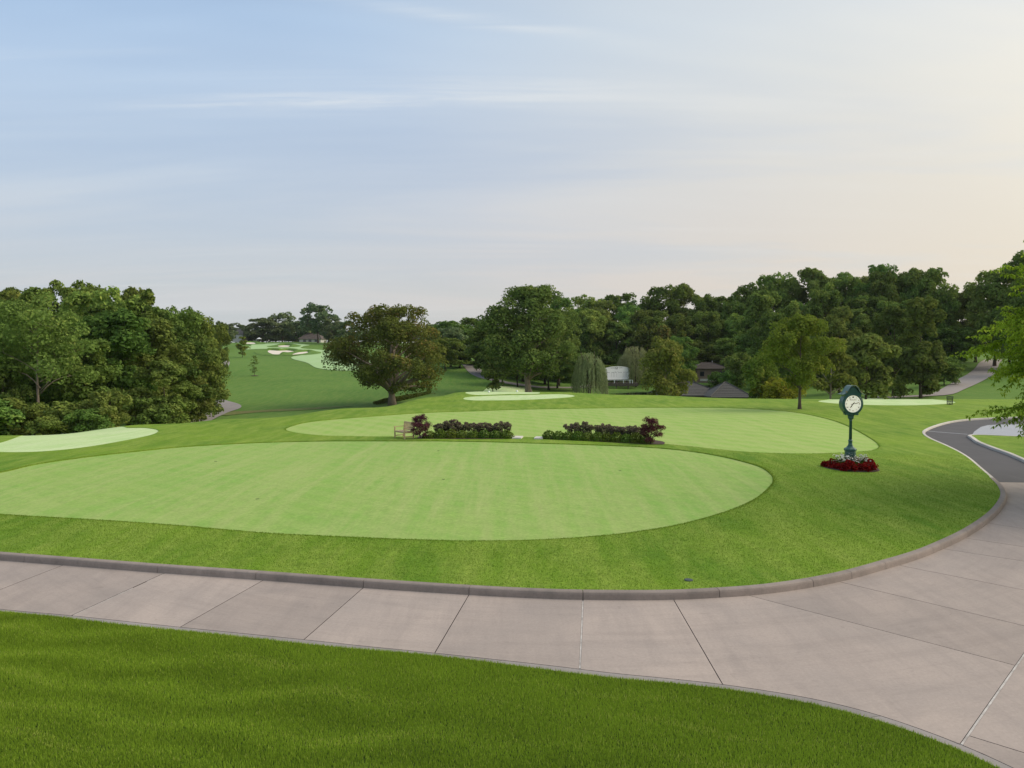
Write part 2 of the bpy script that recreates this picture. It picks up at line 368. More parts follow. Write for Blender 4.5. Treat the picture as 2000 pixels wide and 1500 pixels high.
def concrete(name, c1, c2, c3, bump=0.25, scuff=None):
    m, t, out = new_mat(name); p = obj_co(t)
    oi = N(t, 'ShaderNodeObjectInfo')
    a = noise(t, p, 0.5, 5, 0.6, 0.6); b = noise(t, obj_co(t, (1, .12, 1), R(72)), 2.2, 5, 0.65); f = noise(t, p, 17, 4, 0.8); s = noise(t, p, 3.0, 6, 0.7, 1.0)
    col = mixc(t, ramp(t, a, [(0.35, 0.0), (0.68, 1.0)]), c1, c2)
    col = mixc(t, math_n(t, 'MULTIPLY', ramp(t, b, [(0.45, 0.0), (0.7, 1.0)]), 0.50), col, c3)
    col = mixc(t, math_n(t, 'MULTIPLY', ramp(t, s, [(0.60, 0.0), (0.74, 1.0)]), 0.30), col, tuple(x * 0.62 for x in c3))
    col = mixc(t, math_n(t, 'MULTIPLY', ramp(t, noise(t, p, 5.0, 5, 0.7), [(0.68, 0.0), (0.74, 1.0)]), 0.25), col, tuple(min(1, x * 1.25) for x in c1))
    if scuff:   # wheel marks run round the bend
        sx = N(t, 'ShaderNodeSeparateXYZ'); t.links.new(p, sx.inputs[0]); dx = math_n(t, 'SUBTRACT', sx.outputs[0], scuff[0]); dy = math_n(t, 'SUBTRACT', sx.outputs[1], scuff[1])
        rr = math_n(t, 'SQRT', math_n(t, 'ADD', math_n(t, 'MULTIPLY', dx, dx), math_n(t, 'MULTIPLY', dy, dy))); an = math_n(t, 'ARCTAN2', dy, dx)
        cv = N(t, 'ShaderNodeCombineXYZ'); t.links.new(rr, cv.inputs[0]); t.links.new(math_n(t, 'MULTIPLY', an, 1.6), cv.inputs[1])
        arc = ramp(t, noise(t, cv.outputs[0], 2.6, 6, 0.72), [(0.47, 0.0), (0.70, 1.0)]); col = mixc(t, math_n(t, 'MULTIPLY', arc, 0.26), col, tuple(x * 0.72 for x in c3))
    v = math_n(t, 'MULTIPLY', math_n(t, 'MULTIPLY_ADD', f, 0.44, 0.78), math_n(t, 'MULTIPLY_ADD', oi.outputs['Random'], 0.15, 0.915))
    mul = N(t, 'ShaderNodeVectorMath', operation='SCALE'); t.links.new(col, mul.inputs[0]); t.links.new(v, mul.inputs['Scale'])
    bsdf(t, out, mul.outputs[0], 0.85, f, bump, 0.004, 0, 0.25); return m

MT = {}
MT['lawn'] = turf('lawn_turf', (.108, .215, .014), (.178, .285, .020), (.255, .335, .050), R(35), 0.80, 9, 0.62, 0.7, stretch=0.18)
MT['fore'] = turf('foreground_soil_turf', (.030, .062, .006), (.045, .080, .010), (.06, .09, .018), 0, 0.3, 30, 0.5, 0.6)
MT['green'] = turf('putting_green_turf', (.232, .390, .076), (.276, .408, .092), (.345, .425, .132), R(-52), 0.95, 9, 0.50, 0.2, big=0.3, stretch=0.07, mow=0.22, mow_w=0.55, bdist=0.01, tracks=(2.5, 29.5, 3.0))
MT['green_far'] = turf('far_putting_green_turf', (.260, .415, .080), (.300, .435, .095), (.385, .465, .145), R(-40), 0.7, 6, 0.30, 0.2, big=0.2, stretch=0.06, mow=0.42, mow_w=0.9, bdist=0.01)
MT['tee'] = turf('closely_mown_tee_turf', (.43, .59, .24), (.50, .63, .29), (.60, .68, .38), R(25), 0.6, 5, 0.25, 0.1, big=0.25, stretch=0.15, mow=0.25, mow_w=1.6, bdist=0.01)
MT['hill'] = turf('hillside_turf', (.090, .188, .025), (.116, .218, .032), (.200, .262, .055), R(30), 0.45, 2.2, 0.30, 0.5, big=0.05, stretch=0.12, bdist=0.2)
MT['fairway'] = turf('fairway_turf', (.33, .50, .20), (.37, .53, .24), (.42, .55, .29), R(15), 0.4, 1.5, 0.12, 0.2, big=0.05, stretch=0.1, mow=0.2, mow_w=5.0, bdist=0.1)
MT['rough'] = turf('dry_rough_turf', (.16, .17, .045), (.13, .20, .04), (.22, .19, .075), R(70), 0.5, 2.2, 0.4, 0.6, big=0.15, stretch=0.2, bdist=0.2)
MT['concrete'] = concrete('drive_concrete', (.425, .348, .300), (.355, .297, .262), (.300, .250, .222), scuff=(1.5, 31.0))
MT['kerb'] = concrete('kerb_concrete', (.315, .258, .222), (.26, .215, .185), (.17, .145, .126), 0.4)
MT['kerb_pale'] = concrete('pale_kerb_concrete', (.62, .57, .50), (.56, .52, .46), (.42, .39, .35), 0.3)
MT['strip'] = concrete('edge_strip_concrete', (.32, .285, .262), (.28, .25, .23), (.22, .20, .185), 0.4)
MT['apron'] = concrete('apron_concrete', (.40, .41, .43), (.37, .38, .41), (.33, .34, .37), 0.2)
MT['asphalt'] = concrete('drive_asphalt', (.105, .100, .104), (.092, .088, .092), (.125, .120, .122), 0.6)
MT['path'] = concrete('cart_path_paving', (.33, .29, .265), (.29, .255, .235), (.24, .215, .20), 0.4)
MT['subbase'] = plain('joint_dark', (.035, .030, .027), (.055, .045, .04), 20, 0.9)
MT['seal'] = plain('joint_sealant', (.66, .61, .56), (.34, .30, .27), 4, 0.8, 0.3)
MT['sand'] = plain('bunker_sand', (.80, .70, .58), (.70, .60, .49), 0.6, 0.95, 0.3)
MT['water'] = plain('pond_water', (.012, .020, .012), (.014, .024, .014), 0.4, 0.08, 0.04, spec=0.5)
MT['bark'] = plain('bark_brown', (.13, .095, .065), (.07, .052, .038), 6, 0.95, 0.8, stretch=(1, 1, .2))
MT['bark_pale'] = plain('bark_pale', (.34, .27, .205), (.20, .155, .115), 5, 0.95, 0.8, stretch=(1, 1, .2))
MT['bark_dark'] = plain('bark_dark', (.055, .042, .034), (.03, .025, .02), 6, 0.95, 0.8, stretch=(1, 1, .2))
MT['wood_leaf'] = leaf_mat('woodland_leaves', (0.109, 0.190, 0.043), (0.214, 0.324, 0.071), (0.297, 0.369, 0.078), 0.30)
MT['olive_leaf'] = leaf_mat('olive_leaves', (0.109, 0.165, 0.039), (0.187, 0.257, 0.060), (0.243, 0.277, 0.068), 0.3)
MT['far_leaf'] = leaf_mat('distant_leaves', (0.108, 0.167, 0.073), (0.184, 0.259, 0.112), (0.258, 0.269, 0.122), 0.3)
MT['oak_leaf'] = leaf_mat('oak_leaves', (0.086, 0.133, 0.030), (0.155, 0.202, 0.044), (0.291, 0.224, 0.061), 0.25, objvar=0.0)
MT['bright_leaf'] = leaf_mat('maple_leaves', (0.124, 0.200, 0.030), (0.203, 0.286, 0.046), (0.290, 0.295, 0.058), 0.35, objvar=0.0)
MT['lime_leaf'] = leaf_mat('lime_leaves', (0.165, 0.225, 0.024), (0.255, 0.307, 0.038), (0.345, 0.330, 0.053), 0.35, objvar=0.0)
MT['gold_leaf'] = leaf_mat('golden_leaves', (0.171, 0.201, 0.040), (0.259, 0.280, 0.062), (0.356, 0.315, 0.083), 0.35, objvar=0.0)
MT['willow_leaf'] = leaf_mat('willow_leaves', (0.233, 0.282, 0.114), (0.380, 0.427, 0.204), None, 0.3, objvar=0.0)
MT['locust_leaf'] = leaf_mat('locust_leaves', (0.196, 0.341, 0.028), (0.369, 0.554, 0.047), (0.552, 0.685, 0.084), 0.42, objvar=0.0)
MT['box_leaf'] = leaf_mat('boxwood_leaves', (0.044, 0.102, 0.017), (0.143, 0.214, 0.032), (0.204, 0.265, 0.041), 0.2, objvar=0.12)
MT['hedge_leaf'] = leaf_mat('hedge_leaves', (0.068, 0.105, 0.024), (0.128, 0.178, 0.037), None, 0.2, objvar=0.0)
MT['purple_leaf'] = leaf_mat('purple_shrub_leaves', (0.103, 0.138, 0.046), (0.265, 0.180, 0.161), (0.390, 0.219, 0.219), 0.25, objvar=0.08)
MT['maroon_leaf'] = leaf_mat('maroon_maple_leaves', (0.071, 0.026, 0.034), (0.176, 0.064, 0.074), (0.235, 0.101, 0.092), 0.3, objvar=0.0)
MT['red_leaf'] = leaf_mat('red_bedding_leaves', (0.117, 0.007, 0.009), (0.351, 0.018, 0.022), (0.468, 0.039, 0.034), 0.25, objvar=0.12, huevar=0.0)
MT['white_petal'] = leaf_mat('white_petals', (.62, .62, .52), (.80, .80, .74), None, 0.2, objvar=0.0)
MT['grass_blade'] = leaf_mat('grass_blades', (0.108, 0.245, 0.021), (0.317, 0.611, 0.063), (0.514, 0.591, 0.160), 0.35, objvar=0.0)
MT['lawn_blade'] = leaf_mat('short_grass_blades', (0.101, 0.202, 0.018), (0.161, 0.268, 0.030), (0.241, 0.286, 0.066), 0.35, objvar=0.0)
MT['mulch'] = plain('bark_mulch', (.09, .055, .038), (.045, .03, .022), 30, 0.95, 0.8)
MT['teak'] = plain('teak', (.60, .43, .26), (.50, .34, .19), 12, 0.6, 0.15, stretch=(1, 1, .3))
MT['clock_green'] = plain('clock_green_paint', (.046, .130, .102), (.036, .105, .084), 4, 0.38, 0.03, spec=0.5)
MT['clock_trim'] = plain('clock_grey_green_trim', (.13, .20, .19), (.10, .16, .155), 6, 0.4, 0.03, spec=0.5)
MT['dial'] = plain('cream_dial', (.87, .85, .72), (.85, .83, .71), 3, 0.4, spec=0.4)
for n_ in MT['dial'].node_tree.nodes:      # the dial is an opal glass lit from inside
    if n_.type == 'BSDF_PRINCIPLED': n_.inputs['Emission Color'].default_value = (1.0, .92, .72, 1); n_.inputs['Emission Strength'].default_value = 0.42
MT['ink'] = plain('black_print', (.012, .012, .012), (.02, .02, .02), 5, 0.5)
MT['gold'] = plain('dull_gold', (.40, .30, .10), (.30, .22, .08), 10, 0.4, metal=0.6)
MT['white'] = plain('white_paint', (.90, .90, .89), (.86, .865, .86), 1.2, 0.5)
MT['grey_ink'] = plain('grey_lettering', (.20, .20, .20), (.30, .30, .30), 4, 0.6)
MT['timber'] = plain('weathered_timber', (.13, .10, .085), (.09, .07, .06), 5, 0.85, 0.3)
MT['shingle'] = plain('grey_shingles', (.120, .115, .105), (.085, .080, .074), 6, 0.9, 0.5)
MT['shingle_brown'] = plain('brown_shingles', (.105, .082, .068), (.075, .06, .05), 6, 0.9, 0.5)
MT['brick'] = plain('brown_brick_wall', (.245, .175, .135), (.20, .145, .115), 3, 0.85, 0.3)
MT['pale_wall'] = plain('pale_wall', (.50, .48, .45), (.44, .42, .40), 1, 0.8)
MT['glass'] = plain('window_glass', (.02, .025, .03), (.03, .035, .04), 1, 0.1, spec=0.6)
MT['black_wire'] = plain('black_wire', (.015, .015, .015), (.025, .025, .025), 10, 0.5)
MT['stone'] = plain('pale_stone', (.70, .66, .60), (.60, .56, .50), 4, 0.8, 0.3)
MT['cover'] = plain('grey_plastic_cover', (.055, .075, .075), (.04, .055, .055), 10, 0.6)
MT['skin'] = plain('skin', (.45, .29, .21), (.42, .27, .20), 6, 0.6)
MT['cloth_dark'] = plain('dark_cloth', (.02, .022, .028), (.03, .03, .035), 8, 0.9)
MT['cloth_white'] = plain('white_cloth', (.78, .78, .76), (.70, .70, .69), 8, 0.9)
MT['cloth_khaki'] = plain('khaki_cloth', (.28, .23, .16), (.24, .2, .14), 8, 0.9)

# ------------------------------------------------------------------ ground plan (picture outlines put down on the ground)
KERB_H = 0.17
kerb_px = [(-900, 1012), (-450, 1042), (0, 1077), (160, 1089), (318, 1101), (507, 1114), (716, 1129), (920, 1142), (1040, 1148), (1138, 1151), (1290, 1151.5), (1398, 1147), (1490, 1140), (1576, 1128), (1650, 1113),
           (1716, 1095), (1765, 1081), (1808, 1066), (1876, 1035), (1924, 1004), (1946, 981), (1954, 963), (1947, 946), (1934, 933)]
road_px = [(1934, 933), (1912, 914), (1890, 895), (1868, 881), (1842, 868), (1815, 856), (1802.5, 847), (1804, 840), (1824, 831), (1857, 822.5), (1901, 817.5), (1960, 815), (2060, 812), (2300, 808)]
KB = catmull([on_plane(*p, KERB_H) for p in kerb_px], 0.2)          # back (lawn side) of the concrete kerb
RB = catmull([on_plane(*p, 0.12) for p in road_px], 0.3)            # back of the pale road kerb
EDGE = np.vstack([KB, RB[1:]])
EDGE_C = EDGE[::4]
far_pts = []
for px, extra in ((2500, 20), (2150, 17), (2000, 16), (1850, 16), (1600, 17), (1250, 17), (1000, 17), (850, 17), (700, 17), (450, 16), (300, 16), (0, 16), (-300, 15), (-700, 12)):
    u = (px - CX) / F; d = float(np.interp(u, CU, CR)) + extra; far_pts.append((u * d, d))
ISLAND = np.vstack([EDGE, catmull(far_pts, 1.2)])
ZH = 0.24
def zlawn(x, y):
    x = np.asarray(x, float); y = np.asarray(y, float)
    dc = seg_dist(x, y, EDGE_C)
    far = smooth((y - 36) / 14)
    edge_h = KERB_H * (1 - far) + 0.12 * far
    wob = 0.05 * np.sin(x * .21 + .6) * np.sin(y * .17 + 1.1)
    up = edge_h - 0.01 + smooth(dc / 12) * (ZH + wob)
    s = y - crest(x, y)
    return base(x, y) + up * (1 - smooth((s - 1) / 14)) + 0.04 * smooth((s - 2) / 10)
# a quick version for ray casting: tabulate on a grid
gx = np.arange(-75, 90, 0.75); gy = np.arange(14, 125, 0.75); GX, GY = np.meshgrid(gx, gy); GZ = zlawn(GX, GY)
def zlawn_q(x, y):
    x = np.asarray(x, float); y = np.asarray(y, float)
    fx = np.clip((x - gx[0]) / .75, 0, len(gx) - 1.001); fy = np.clip((y - gy[0]) / .75, 0, len(gy) - 1.001)
    i = fx.astype(int); j = fy.astype(int); a = fx - i; b = fy - j
    return (GZ[j, i] * (1 - a) + GZ[j, i + 1] * a) * (1 - b) + (GZ[j + 1, i] * (1 - a) + GZ[j + 1, i + 1] * a) * b
def zterr(x, y): return base(x, y) - 0.08
def lawn_poly(px, step=0.35): return catmull([hit(*p, zlawn_q) for p in px], step, True)
def hill_poly(px, step=1.5): return catmull([hit(*p, zterr) for p in px], step, True)
def lawn_at(px, py):
    x, y = hit(px, py, zlawn_q); return Vector((x, y, float(zlawn_q(x, y))))

def cdt_sheet(outer, holes, spacing, zf, extra_pts=None):
    pts = [np.asarray(outer)] + [np.asarray(h) for h in holes]
    ed = []; o = 0
    for P in pts:
        n = len(P); ed += [(o + i, o + (i + 1) % n) for i in range(n)]; o += n
    B = np.vstack(pts); x0, y0 = outer.min(0); x1, y1 = outer.max(0)
    if callable(spacing): gp = spacing(x0, y0, x1, y1)
    else:
        X, Y = np.meshgrid(np.arange(x0, x1, spacing), np.arange(y0, y1, spacing)); X[::2] += spacing / 2; gp = np.stack([X.ravel(), Y.ravel()], 1)
    ok = inside(gp[:, 0], gp[:, 1], outer)
    for h in holes: ok &= ~inside(gp[:, 0], gp[:, 1], h)
    gp = gp[ok]
    cl = np.min(np.stack([((gp[:, None, :] - P[None]) ** 2).sum(2).min(1) for P in pts]), 0) if len(gp) * len(B) < 4e7 else np.full(len(gp), 9.)
    gp = gp[cl > 0.02]
    allp = np.vstack([B, gp])
    v, e, f, *_ = delaunay_2d_cdt([Vector((float(a), float(b))) for a, b in allp], ed, [], 0, 1e-5)
    V = np.array([(p.x, p.y) for p in v]); T = np.array(f, int); c = V[T].mean(1)
    ok = inside(c[:, 0], c[:, 1], outer)
    for h in holes: ok &= ~inside(c[:, 0], c[:, 1], h)
    T = T[ok]
    a, b, d = V[T[:, 0]], V[T[:, 1]], V[T[:, 2]]
    cr = (b[:, 0] - a[:, 0]) * (d[:, 1] - a[:, 1]) - (b[:, 1] - a[:, 1]) * (d[:, 0] - a[:, 0])
    T[cr < 0] = T[cr < 0][:, ::-1]; T = T[np.abs(cr) > 1e-9]
    z = zf(V[:, 0], V[:, 1])
    return np.column_stack([V, z]), T
def sheet(name, outer, holes, spacing, zf, mat, label, skirt=0.0, kind='structure', parent=None):
    V, T = cdt_sheet(outer, holes, spacing, zf)
    if skirt:
        VV = [V]; TT = [T]; o = len(V)
        for P in [outer] + list(holes):
            n = len(P); z = zf(P[:, 0], P[:, 1])
            VV.append(np.column_stack([P, z])); VV.append(np.column_stack([P, z - skirt]))
            i = np.arange(n); j = (i + 1) % n
            TT.append(np.stack([o + i, o + j, o + n + j], 1)); TT.append(np.stack([o + i, o + n + j, o + n + i], 1)); o += 2 * n
        V = np.vstack(VV); T = np.vstack(TT)
    ob = link(name, np_mesh(name, V, T, mat, smooth_=not skirt), parent)
    if not parent: tag(ob, label, kind=kind)
    return ob

# outlines of the greens and tees
greenA = lawn_poly([(0, 922.5), (70, 907), (157, 894), (262, 882), (367, 872), (490, 865), (595, 862), (700, 861), (815, 861), (925, 862), (1015, 864.5), (1105, 867), (1240, 872), (1330, 879), (1397, 889), (1442, 899), (1483, 911), (1503, 924), (1510, 936), (1503, 950),
    (1474, 974), (1420, 998), (1330, 1023), (1240, 1039), (1150, 1048), (1060, 1054), (970, 1056), (880, 1055.5), (790, 1053), (700, 1049), (525, 1041), (385, 1029), (280, 1021), (140, 1012), (0, 1004), (-150, 992), (-260, 977), (-285, 962), (-220, 948), (-110, 935)])
greenB = lawn_poly([(558, 838), (577, 830), (612, 823), (700, 815), (850, 805), (1000, 800), (1100, 798), (1250, 796), (1400, 796), (1500, 800), (1560, 806), (1620, 819), (1660, 834), (1700, 856), (1716, 870), (1708, 878), (1680, 882), (1600, 885.5), (1500, 884.5), (1440, 881),
    (1380, 875), (1290, 866.5), (1180, 859.5), (1060, 854.5), (950, 852.5), (800, 852.5), (700, 852), (630, 850.5), (577, 845)])
teeC = lawn_poly([(0, 864), (39, 851), (91, 844), (182, 837), (247, 834.5), (286, 835.5), (309, 840), (299, 848), (260, 857), (182, 871), (104, 880), (26, 883), (-50, 880), (-75, 875), (-50, 872)])
teeD = lawn_poly([(905, 778), (918, 774.5), (970, 772), (1040, 770.5), (1100, 769.5), (1123, 773), (1100, 777), (1022, 781), (944, 782), (913, 781)])
teeD2 = lawn_poly([(909, 766.5), (949, 764.3), (1022, 763.4), (1038, 764.6), (1054, 768.3), (996, 769.6), (930, 771.2)])
teeE = lawn_poly([(1598, 783), (1615, 780.3), (1670, 778.8), (1758, 778.2), (1824, 779.5), (1864, 784), (1855, 788), (1802, 791), (1736, 791.5), (1670, 790), (1615, 786.5)])
HOLES = [greenA, greenB, teeC, teeD, teeD2, teeE]

# ------------------------------------------------------------------ base terrain
def axis(lo, hi, fine_lo, fine_hi, step, grow=1.10):
    a = list(np.arange(fine_lo, fine_hi, step)); s = step; p = a[-1]
    while p < hi: s *= grow; p += s; a.append(p)
    s = step; p = a[0]; pre = []
    while p > lo: s *= grow; p -= s; pre.append(p)
    return np.array(pre[::-1] + a)
ax = axis(-1800, 1800, -110, 130, 2.0, 1.07); ay = axis(-60, 3000, -10, 240, 2.0, 1.05)
AX, AY = np.meshgrid(ax, ay); AZ = zterr(AX, AY)
idx = np.arange(AX.size).reshape(AX.shape)
Q = np.stack([idx[:-1, :-1], idx[:-1, 1:], idx[1:, 1:], idx[1:, :-1]], -1).reshape(-1, 4)
tag(link('ground', np_mesh('ground', np.stack([AX.ravel(), AY.ravel(), AZ.ravel()], 1), Q, MT['hill'], smooth_=True)), 'mown green hillside and valley beyond the practice greens', 'ground', kind='structure')

# ------------------------------------------------------------------ lawn island, greens, tees
def lawn_grid(x0, y0, x1, y1):
    L = []
    y = y0
    while y < y1:
        s = 0.8 if y < 50 else 1.3
        L.append(np.stack([np.arange(max(x0, -62 - y * .2), min(x1, 80), s), np.full(len(np.arange(max(x0, -62 - y * .2), min(x1, 80), s)), y)], 1)); y += s * .87
    return np.vstack(L)
sheet('lawn', ISLAND, HOLES, lawn_grid, zlawn, MT['lawn'], 'mown lawn surrounding the practice greens inside the curved kerb', skirt=0.06)
def zg(d): return lambda x, y: zlawn(x, y) - d
def add_green(name, poly, mat, label, d=0.03, sp=0.9): return sheet(name, poly, [], sp, zg(d), mat, label)
add_green('putting_green', greenA, MT['green'], 'large pale green putting surface nearest the drive')
add_green('putting_green', greenB, MT['green_far'], 'second putting surface behind the bench and shrub beds')
add_green('tee_ground', teeC, MT['tee'], 'pale mown tee at the left edge beside the wood')
add_green('tee_ground', teeD, MT['tee'], 'long narrow pale tee on the crest, nearer of two')
add_green('tee_ground', teeD2, MT['tee'], 'pale tee on the crest below the big pale-trunked tree')
add_green('tee_ground', teeE, MT['tee'], 'pale tee on the right behind the clock head')

# ------------------------------------------------------------------ foreground lawn, drive, kerb
fore_px = [(-700, 1127), (-300, 1165), (0, 1197), (122, 1208), (336, 1231), (581, 1256), (700, 1269), (840, 1283), (1050, 1306), (1190, 1323), (1300, 1334), (1410, 1346), (1540, 1366), (1620, 1382), (1700, 1403), (1780, 1430), (1860, 1461), (1940, 1497), (2030, 1545), (2150, 1640)]
FE = catmull([on_plane(*p, 0.02) for p in fore_px], 0.2); FS = arclen(FE)
fore_outer = np.vstack([FE, catmull([(9.5, 3.0), (-4, -6), (-26, -2)], 1.0)])
def zfore(x, y): return 0.03 + 0.25 * smooth((8.5 - np.asarray(y)) / 6) + 0.02 * np.sin(np.asarray(x) * 1.1) * np.sin(np.asarray(y) * 1.3)
sheet('foreground_lawn', fore_outer, [], 0.6, zfore, MT['fore'], 'thick lawn in the foreground below the drive', skirt=0.1)
KF = offs(KB, -0.20) if offs(KB, -0.20)[200][1] < KB[200][1] else offs(KB, 0.20)   # front of the kerb
KFS = arclen(KF); KBS = arclen(KB)
FO = offs(FE, 0.24) if offs(FE, 0.24)[60][1] > FE[60][1] else offs(FE, -0.24)       # outer edge of the edging strip
FOS = arclen(FO)
# dark bed under everything paved
bedp = np.vstack([KB[::3], np.array([on_plane(2300, 905, 0), on_plane(2600, 1000, 0), (30, 18), (26, 4), (9.5, 2)]), FE[::-1][::3]])
sheet('drive_bed', bedp, [], 3.0, lambda x, y: 0 * x - 0.055, MT['subbase'], 'dark bed showing in the joints of the concrete drive')
drive = empty('driveway', (float(KF[len(KF)//2][0]), float(KF[len(KF)//2][1]), 0)); tag(drive, 'curving pinkish concrete driveway laid in jointed slabs', kind='structure')
def slab(poly, z=0.0, name='concrete_slab', mat=None, thick=0.05, parent=None):
    poly = np.asarray(poly); ar = 0.5 * np.sum(poly[:, 0] * np.roll(poly[:, 1], -1) - np.roll(poly[:, 0], -1) * poly[:, 1])
    if ar < 0: poly = poly[::-1]
    p0 = parent or drive; c = p0.location; n = len(poly); T = poly - np.array([c[0], c[1]])
    # small rounded arris: top ring slightly inset
    cen = T.mean(0)
    mb = MB(); V = [(a, b, z - 0.003) for a, b in T]; inn = []
    for i in range(n):
        a, b, d = T[i - 1], T[i], T[(i + 1) % n]; t1 = b - a; t2 = d - b
        nn = np.array([-(t1[1] + t2[1]), t1[0] + t2[0]]); nn /= np.linalg.norm(nn) + 1e-9; inn.append(b + nn * 0.003)
    V += [(a, b, z) for a, b in inn]; V += [(a, b, z - thick) for a, b in T]
    Fs = [tuple(range(n, 2 * n))] + [(i, (i + 1) % n, n + (i + 1) % n, n + i) for i in range(n)] + [(2*n + i, 2*n + (i+1) % n, (i+1) % n, i) for i in range(n)]
    mb.add(V, Fs[:1]); mb.f += Fs[1:]; mb.m += [1 if mat is None else 0] * (len(Fs) - 1); me = mb.mesh(name, [mat or MT['concrete'], MT['subbase']], fix=False); return link(name, me, p0)
G = 0.0055
joints = [((-560, 1044), (-900, 1125)), ((-330, 1069), (-640, 1145)), ((-110, 1087), (-330, 1174)), ((121, 1106), (0, 1151 + 45)), ((318, 1119), (122, 1207)), ((506, 1134), (336, 1230)), ((714, 1147), (581, 1255)), ((920, 1162), (840, 1281)), ((1139, 1170), (1124, 1311)), ((1306, 1170), (1410, 1344))]
# the left dark joint reaches the lawn left of the frame
joints[3] = ((121, 1106), (-90, 1186))
JA = [near_s(KF, KFS, on_plane(*a)) for a, b in joints]; JB = [near_s(FO, FOS, on_plane(*b)) for a, b in joints]
WIDE = {4, 8}
prevA, prevB = 0.0, 0.0
for k in range(len(joints)):
    g1 = 0.014 if k in WIDE else G; g0 = 0 if k == 0 else (0.014 if (k - 1) in WIDE else G)
    slab(np.vstack([sub(KF, KFS, prevA + g0, JA[k] - g1), sub(FO, FOS, JB[k] - g1, prevB + g0)]))
    prevA, prevB = JA[k], JB[k]
La, Lb = np.array(on_plane(1868, 1454)), np.array(on_plane(2000, 1268)); Ld = (Lb - La) / np.linalg.norm(Lb - La)
_k = np.argmin(np.abs((FO[:, 0] - La[0]) * Ld[1] - (FO[:, 1] - La[1]) * Ld[0])); La = FO[_k].copy()
def meet(p, q):   # where the line p->q meets the long joint
    p, q = np.array(p), np.array(q); d = q - p
    t = np.linalg.solve(np.array([[d[0], -Ld[0]], [d[1], -Ld[1]]]), La - p)[0]
    e = np.array([0.72, 1.0]); t2 = np.linalg.solve(np.array([[d[0], -e[0]], [d[1], -e[1]]]), np.array([1.2, 0]) - p)[0]   # right-hand edge of the drive
    return p + d * (min(t, t2) if t2 > 0 else t)
rj = [((1468, 1162), (2000, 1304)), ((1632, 1136), (2000, 1222)), ((1760, 1104), (2000, 1152)), ((1838, 1071), (2000, 1096)), ((1876, 1048), (2000, 1067)), ((1940, 1024), (2000, 1033))]
asp_a, asp_b = np.array(on_plane(1936, 935.5)), np.array(on_plane(2000, 938.5))
NL = np.array([Ld[1], -Ld[0]])
lastA, lastM = prevA, None; JLB = near_s(FO, FOS, La)
rjw = []
for a, b in rj:
    pa, pb = on_plane(*a), on_plane(*b); rjw.append((near_s(KF, KFS, pa), meet(pa, pb)))
endA = near_s(KF, KFS, asp_a); endM = meet(asp_a, asp_b)
g_in = -NL * 0.02
def along(s): return at_s(KF, KFS, s)
# slab between the last fan joint and the first long joint: touches kerb, joint, long joint, lawn edge
first = True; pA, pM = prevA, None
for sA, M_ in rjw + [(endA, endM)]:
    # keep meeting points in front of the long joint within reach
    if first:
        poly = np.vstack([sub(KF, KFS, pA + G, sA - G), [M_ + g_in - Ld * G], [La + g_in + Ld * 0.0], sub(FO, FOS, JLB - 0.02, prevB + G)])
        first = False
    else:
        poly = np.vstack([sub(KF, KFS, pA + G, sA - G), [M_ + g_in - Ld * G], [pM + g_in + Ld * G]])
    slab(poly); pA, pM = sA, M_
# slabs right of the long joint
r0a, r0b = np.array(on_plane(1896, 1438)), np.array(on_plane(2000, 1470)); rd = (r0b - r0a) / np.linalg.norm(r0b - r0a)
mL = meet(r0a, r0b)
Wd = 7.0
slab(np.vstack([[La + NL * .02], [mL + NL * .02 - Ld * G], [mL + rd * Wd - Ld * G], [at_s(FO, FOS, FOS[-1])], sub(FO, FOS, FOS[-1] - .1, JLB + .02)]))
s0 = mL
for k in range(3):
    s1 = s0 + Ld * 4.4
    slab(np.array([s0 + NL * .02 + Ld * G, s1 + NL * .02 - Ld * G, s1 + rd * Wd - Ld * G, s0 + rd * Wd + Ld * G])); s0 = s1
# sealant strips in the pale joints
def seal(a, b, wd, z=-0.004):
    a, b = np.array(a), np.array(b); d = (b - a) / np.linalg.norm(b - a); n = np.array([-d[1], d[0]]) * wd / 2
    slab(np.array([a - n, b - n, b + n, a + n]), z, 'joint_sealant', MT['seal'], 0.03)
a4, b4 = along(JA[4]), at_s(FO, FOS, JB[4]); seal(b4 + (a4 - b4) * .01, b4 + (a4 - b4) * .62, 0.022); seal(b4 + (a4 - b4) * .78, b4 + (a4 - b4) * .99, 0.016)
a8, b8 = along(JA[8]), at_s(FO, FOS, JB[8]); seal(b8 + (a8 - b8) * .01, b8 + (a8 - b8) * .99, 0.030)
seal(La + Ld * .02, La + Ld * 14, 0.034)
# edging strip against the foreground lawn
es = np.arange(0, FOS[-1], 3.05)
for i in range(len(es) - 1):
    a, b = es[i] + .006, es[i + 1] - .006
    slab(np.vstack([sub(FO, FOS, a, b), sub(FE, FS, b * FS[-1] / FOS[-1], a * FS[-1] / FOS[-1])]), -0.004, 'edging_strip', MT['strip'])

